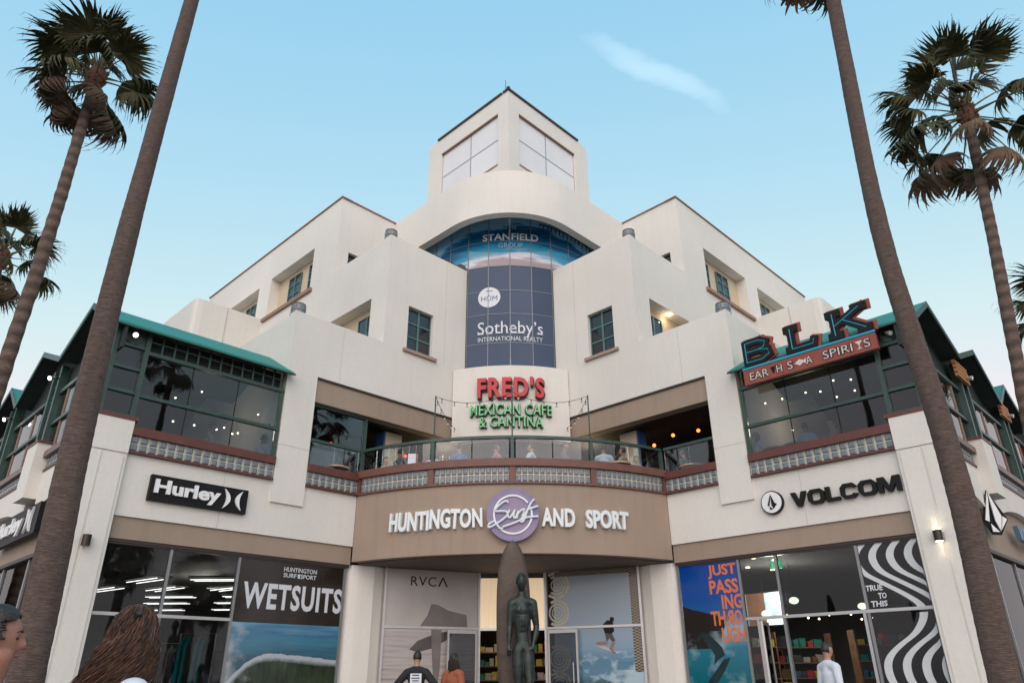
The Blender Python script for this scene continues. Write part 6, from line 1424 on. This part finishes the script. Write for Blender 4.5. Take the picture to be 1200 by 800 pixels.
for S_ in 'lr':
    for q in range(5):
        b0 = Vector(nd['w'+S_][0]) + Vector((.015*(q-2), 0, -.14 if q < 4 else -.08)); nd['f%s%d' % (S_, q)] = (tuple(b0), .009); ed.append(('w'+S_, 'f%s%d' % (S_, q)))
link('body', skin_obj(nd, ed, 1, head_geo(hc, fdir, 1.0, detail=34), .0055), T).data.materials.append(mat('skin_warm', (.34, .15, .105), .45, .1, 12))
n2 = {k_: (nd[k_][0], (tuple(v+.02 for v in nd[k_][1]) if isinstance(nd[k_][1], tuple) else nd[k_][1]+(.02 if k_ != 'neckb' else .008))) for k_ in ('pelvis', 'waist', 'chest', 'neckb', 'shl', 'shr', 'el', 'er')}
link('blouse', skin_obj(n2, [e for e in ed if e[0] in n2 and e[1] in n2], 1, None, .01), T).data.materials.append(tee)
n2 = {k_: (nd[k_][0], nd[k_][1]+.015) for k_ in ('pelvis', 'hl', 'hr', 'kl', 'kr', 'al', 'ar')}
link('trousers', skin_obj(n2, [e for e in ed if e[0] in n2 and e[1] in n2], 1, None, .015), T).data.materials.append(jean)
rgt = fdir.cross(Vector((0, 0, 1))).normalized()
for s_ in (-1, 1):
    e_ = hc + fdir*.077 + rgt*.031*s_ + Vector((0, 0, .010)); w = MB(); w.ball(tuple(e_), .0115, 8, sz=.6); w.build('eye', mat('eye_dark', (.02, .015, .012), .15, .1, 5), T, smooth=60)
    w = MB(); w.tube([hc + fdir*.094 + rgt*.014*s_ + Vector((0, 0, .033)), hc + fdir*.093 + rgt*.032*s_ + Vector((0, 0, .039)), hc + fdir*.078 + rgt*.05*s_ + Vector((0, 0, .031))], [.003, .0035, .0015], 5); w.build('eyebrow', hairb, T)
w = MB(); w.tube([hc + fdir*.096 + rgt*x + Vector((0, 0, -.052+abs(x)*.05)) - fdir*abs(x)*.5 for x in (-.022, -.01, 0, .01, .022)], [.002, .005, .0055, .005, .002], 6); w.build('lips', mat('lips', (.33, .09, .075), .4, .1, 8), T, smooth=60)
drk = hair_mat('hair_black_brown', (.008, .006, .005), (.022, .014, .011), (.05, .032, .024))
hv, hf = head_geo(hc+Vector((0, 0, .006)), fdir, 1.08, detail=26)
mb = MB(); mb.add(hv, [f_ for f_ in hf if (lambda c_: (c_.z > .078 + max(0, c_.dot(fdir))*.7) or (c_.dot(fdir) < .01 and c_.z > -.05) or (c_.dot(fdir) < .03 and c_.z > .03))(sum((Vector(hv[i]) for i in f_), Vector())/len(f_)-hc)]); mb.build('hair_cap', hairb, T, smooth=60)
def pulled(r_, i):
    a = r_.uniform(-1.35, 1.35); rt = hc + (fdir*math.cos(a)*r_.uniform(.025, .05) + rgt*math.sin(a)*.078)*1.05 + Vector((0, 0, r_.uniform(.05, .10) if abs(a) < .8 else r_.uniform(.0, .08))); bk = hc - fdir*.13 + Vector((0, 0, .0)); pts = []
    for j in range(8):
        t = j/7; p = rt.lerp(bk, t); v_ = p-hc; k_ = .117/max(.02, Vector((v_.x, v_.y, v_.z*.8)).length)
        p = hc + v_*max(k_*.88, 1.0) if t < .85 else p; pts.append(p)
    return pts
strands(T, 'hair', drk, None, 420, pulled, .0045, 9)

# ------------------------------------------------------------------ bronze surfer statue
bronze = mat('statue_bronze', (.016, .021, .019), .36, .35, 7, .3, 40, metal=.5, col2=(.045, .056, .050)); brb = mat('board_bronze', (.035, .020, .014), .5, .3, 2.5, .4, 22, col2=(.085, .052, .036), stain=.2)
T = thing('surfer_statue', 'dark bronze standing surfer statue before a tall upright brown bronze surfboard', 'statue', None, (0, 13.9, 0))
w = MB(); w.prism([(-.9, 13.1), (.9, 13.1), (.9, 14.9), (-.9, 14.9)], .12, .30); w.prism([(-.7, 13.25), (.7, 13.25), (.7, 14.7), (-.7, 14.7)], .302, .62); w.build('pedestal', mat('pedestal_stone', (.25, .22, .2), .8, .15, 6), T)
prof = []; H0, H1 = .62, 3.76; n = 44
for i in range(n+1):
    t = i/n; hw = .315*(math.sin(math.pi*min(1, (t*.93+.07)))**.42 if t < .5 else (1-((t-.5)/.5)**3.4)**.60 if t < 1 else 0); prof.append((hw, H0+(H1-H0)*t))
mb = MB(); vs = []; fs = []; m_ = 16
for i, (hw, z) in enumerate(prof):
    t = i/n; cxs = -.035 - .02*t; cyy = 14.06 + .10*(t-.5)**2*2
    for k in range(m_):
        a = math.tau*k/m_; x_ = math.copysign(abs(math.cos(a))**.8, math.cos(a))*max(.002, hw); y_ = math.sin(a)*.055*min(1, hw/.1+.1); vs.append((cxs+x_, cyy+y_, z))
for i in range(n):
    for k in range(m_): fs.append((i*m_+k, i*m_+(k+1) % m_, (i+1)*m_+(k+1) % m_, (i+1)*m_+k))
fs += [tuple(range(m_)), tuple(range(n*m_, (n+1)*m_))]; mb.add(vs, fs); mb.build('surfboard', brb, T, smooth=60)
B0 = Vector((.10, 13.72, .62)); Sx, Sz = .82, 1.40
def Q(x, y, z): return tuple(B0 + Vector((x*Sx, y, z*Sz)))
nd = {'pelvis': (Q(.01, 0, .92), (.13, .11)), 'waist': (Q(0, 0, 1.06), (.115, .095)), 'rib': (Q(0, -.01, 1.18), (.15, .115)), 'chest': (Q(0, -.01, 1.32), (.175, .12)), 'neckb': (Q(0, 0, 1.45), .085), 'neck': (Q(.0, 0, 1.52), .075), 'skull': (Q(.0, 0, 1.58), .06),
      'shl': (Q(-.215, 0, 1.40), .085), 'shr': (Q(.235, 0, 1.40), .085), 'bil': (Q(-.245, 0, 1.26), .070), 'bir': (Q(.275, 0, 1.26), .072), 'ell': (Q(-.27, .0, 1.12), .054), 'elr': (Q(.31, .02, 1.13), .055), 'fol': (Q(-.275, -.02, 1.04), .054), 'for_': (Q(.29, -.03, 1.03), .054),
      'wrl': (Q(-.285, -.04, .91), .03), 'wrr': (Q(.235, -.06, .92), .03), 'pal': (Q(-.29, -.045, .86), .036), 'par': (Q(.215, -.07, .87), .036),
      'hipl': (Q(-.085, 0, .84), .115), 'hipr': (Q(.105, 0, .84), .115), 'thl': (Q(-.09, -.01, .68), .104), 'thr': (Q(.13, -.02, .68), .104), 'knl': (Q(-.085, -.01, .48), .076), 'knr': (Q(.14, -.06, .49), .076), 'cal': (Q(-.09, .02, .36), .080), 'car': (Q(.13, -.01, .36), .080),
      'anl': (Q(-.09, .02, .07), .042), 'anr': (Q(.13, .0, .07), .042), 'tol': (Q(-.11, -.14, .025), .04), 'tor': (Q(.16, -.16, .025), .04)}
ed = [('pelvis', 'waist'), ('waist', 'rib'), ('rib', 'chest'), ('chest', 'neckb'), ('neckb', 'neck'), ('neck', 'skull'), ('neckb', 'shl'), ('neckb', 'shr'), ('shl', 'bil'), ('shr', 'bir'), ('bil', 'ell'), ('bir', 'elr'), ('ell', 'fol'), ('elr', 'for_'), ('fol', 'wrl'), ('for_', 'wrr'), ('wrl', 'pal'), ('wrr', 'par'),
      ('pelvis', 'hipl'), ('pelvis', 'hipr'), ('hipl', 'thl'), ('hipr', 'thr'), ('thl', 'knl'), ('thr', 'knr'), ('knl', 'cal'), ('knr', 'car'), ('cal', 'anl'), ('car', 'anr'), ('anl', 'tol'), ('anr', 'tor')]
for S_, s_, pn in (('l', -1, 'pal'), ('r', 1, 'par')):
    p0 = Vector(nd[pn][0])
    for q in range(4):
        a = p0 + Vector(((q-1.5)*.019, .01, -.055)); b = a + Vector((.004*s_, .022, -.045-.006*(q in (1, 2)))); nd['fa%s%d' % (S_, q)] = (tuple(a), .0125); nd['fb%s%d' % (S_, q)] = (tuple(b), .010); ed += [(pn, 'fa%s%d' % (S_, q)), ('fa%s%d' % (S_, q), 'fb%s%d' % (S_, q))]
    a = p0 + Vector((-.035*s_, -.03, -.02)); nd['th'+S_+'q'] = (tuple(a), .013); ed.append((pn, 'th'+S_+'q'))
hg = head_geo(B0 + Vector((0, -.02, 1.655*Sz)), (-.12, -1, -.05), 1.18, detail=24)
hg = ([(v[0], v[1], (v[2]-(B0.z+1.655*Sz))*1.25 + B0.z+1.655*Sz) for v in hg[0]], hg[1])
st_me = skin_obj(nd, ed, 1, hg, .010, (1, 0, 0), 3); st_o = link('figure', st_me, T); st_me.materials.append(bronze)
for v in st_me.vertices:      # chest, belly and back modelling pressed into the one surface
    x = (v.co.x-B0.x)/Sx; z = (v.co.z-B0.z)/Sz; y = v.co.y-B0.y
    if y < 0 and abs(x) < .16:
        g = lambda a, m, w_: math.exp(-((a-m)/w_)**2)
        d = .022*(g(x, -.075, .05)+g(x, .075, .05))*g(z, 1.33, .055) - .012*g(x, 0, .016)*g(z, 1.22, .17) - .009*g(z, 1.265, .012)*g(x, 0, .12)
        for zz in (1.20, 1.14, 1.08): d += .008*(g(x, -.032, .022)+g(x, .032, .022))*g(z, zz, .022)
        v.co.y -= d
hv, hf = head_geo(B0 + Vector((0, -.015, 1.665*Sz)), (-.12, -1, -.05), 1.25, detail=20)
hv = [(v[0], v[1], (v[2]-(B0.z+1.665*Sz))*1.13 + B0.z+1.665*Sz) for v in hv]
mb = MB(); hc = B0 + Vector((0, -.015, 1.665*Sz)); rb = random.Random(4)
mb.add([(v[0]+rb.uniform(-.005, .005), v[1]+rb.uniform(-.005, .005), v[2]+rb.uniform(-.006, .006)) for v in hv], [f_ for f_ in hf if (lambda c_: c_.z > .085 or (c_.y > -.01 and c_.z > -.06))(sum((Vector(hv[i]) for i in f_), Vector())/len(f_)-hc)])
mb.build('hair', bronze, T, smooth=60)
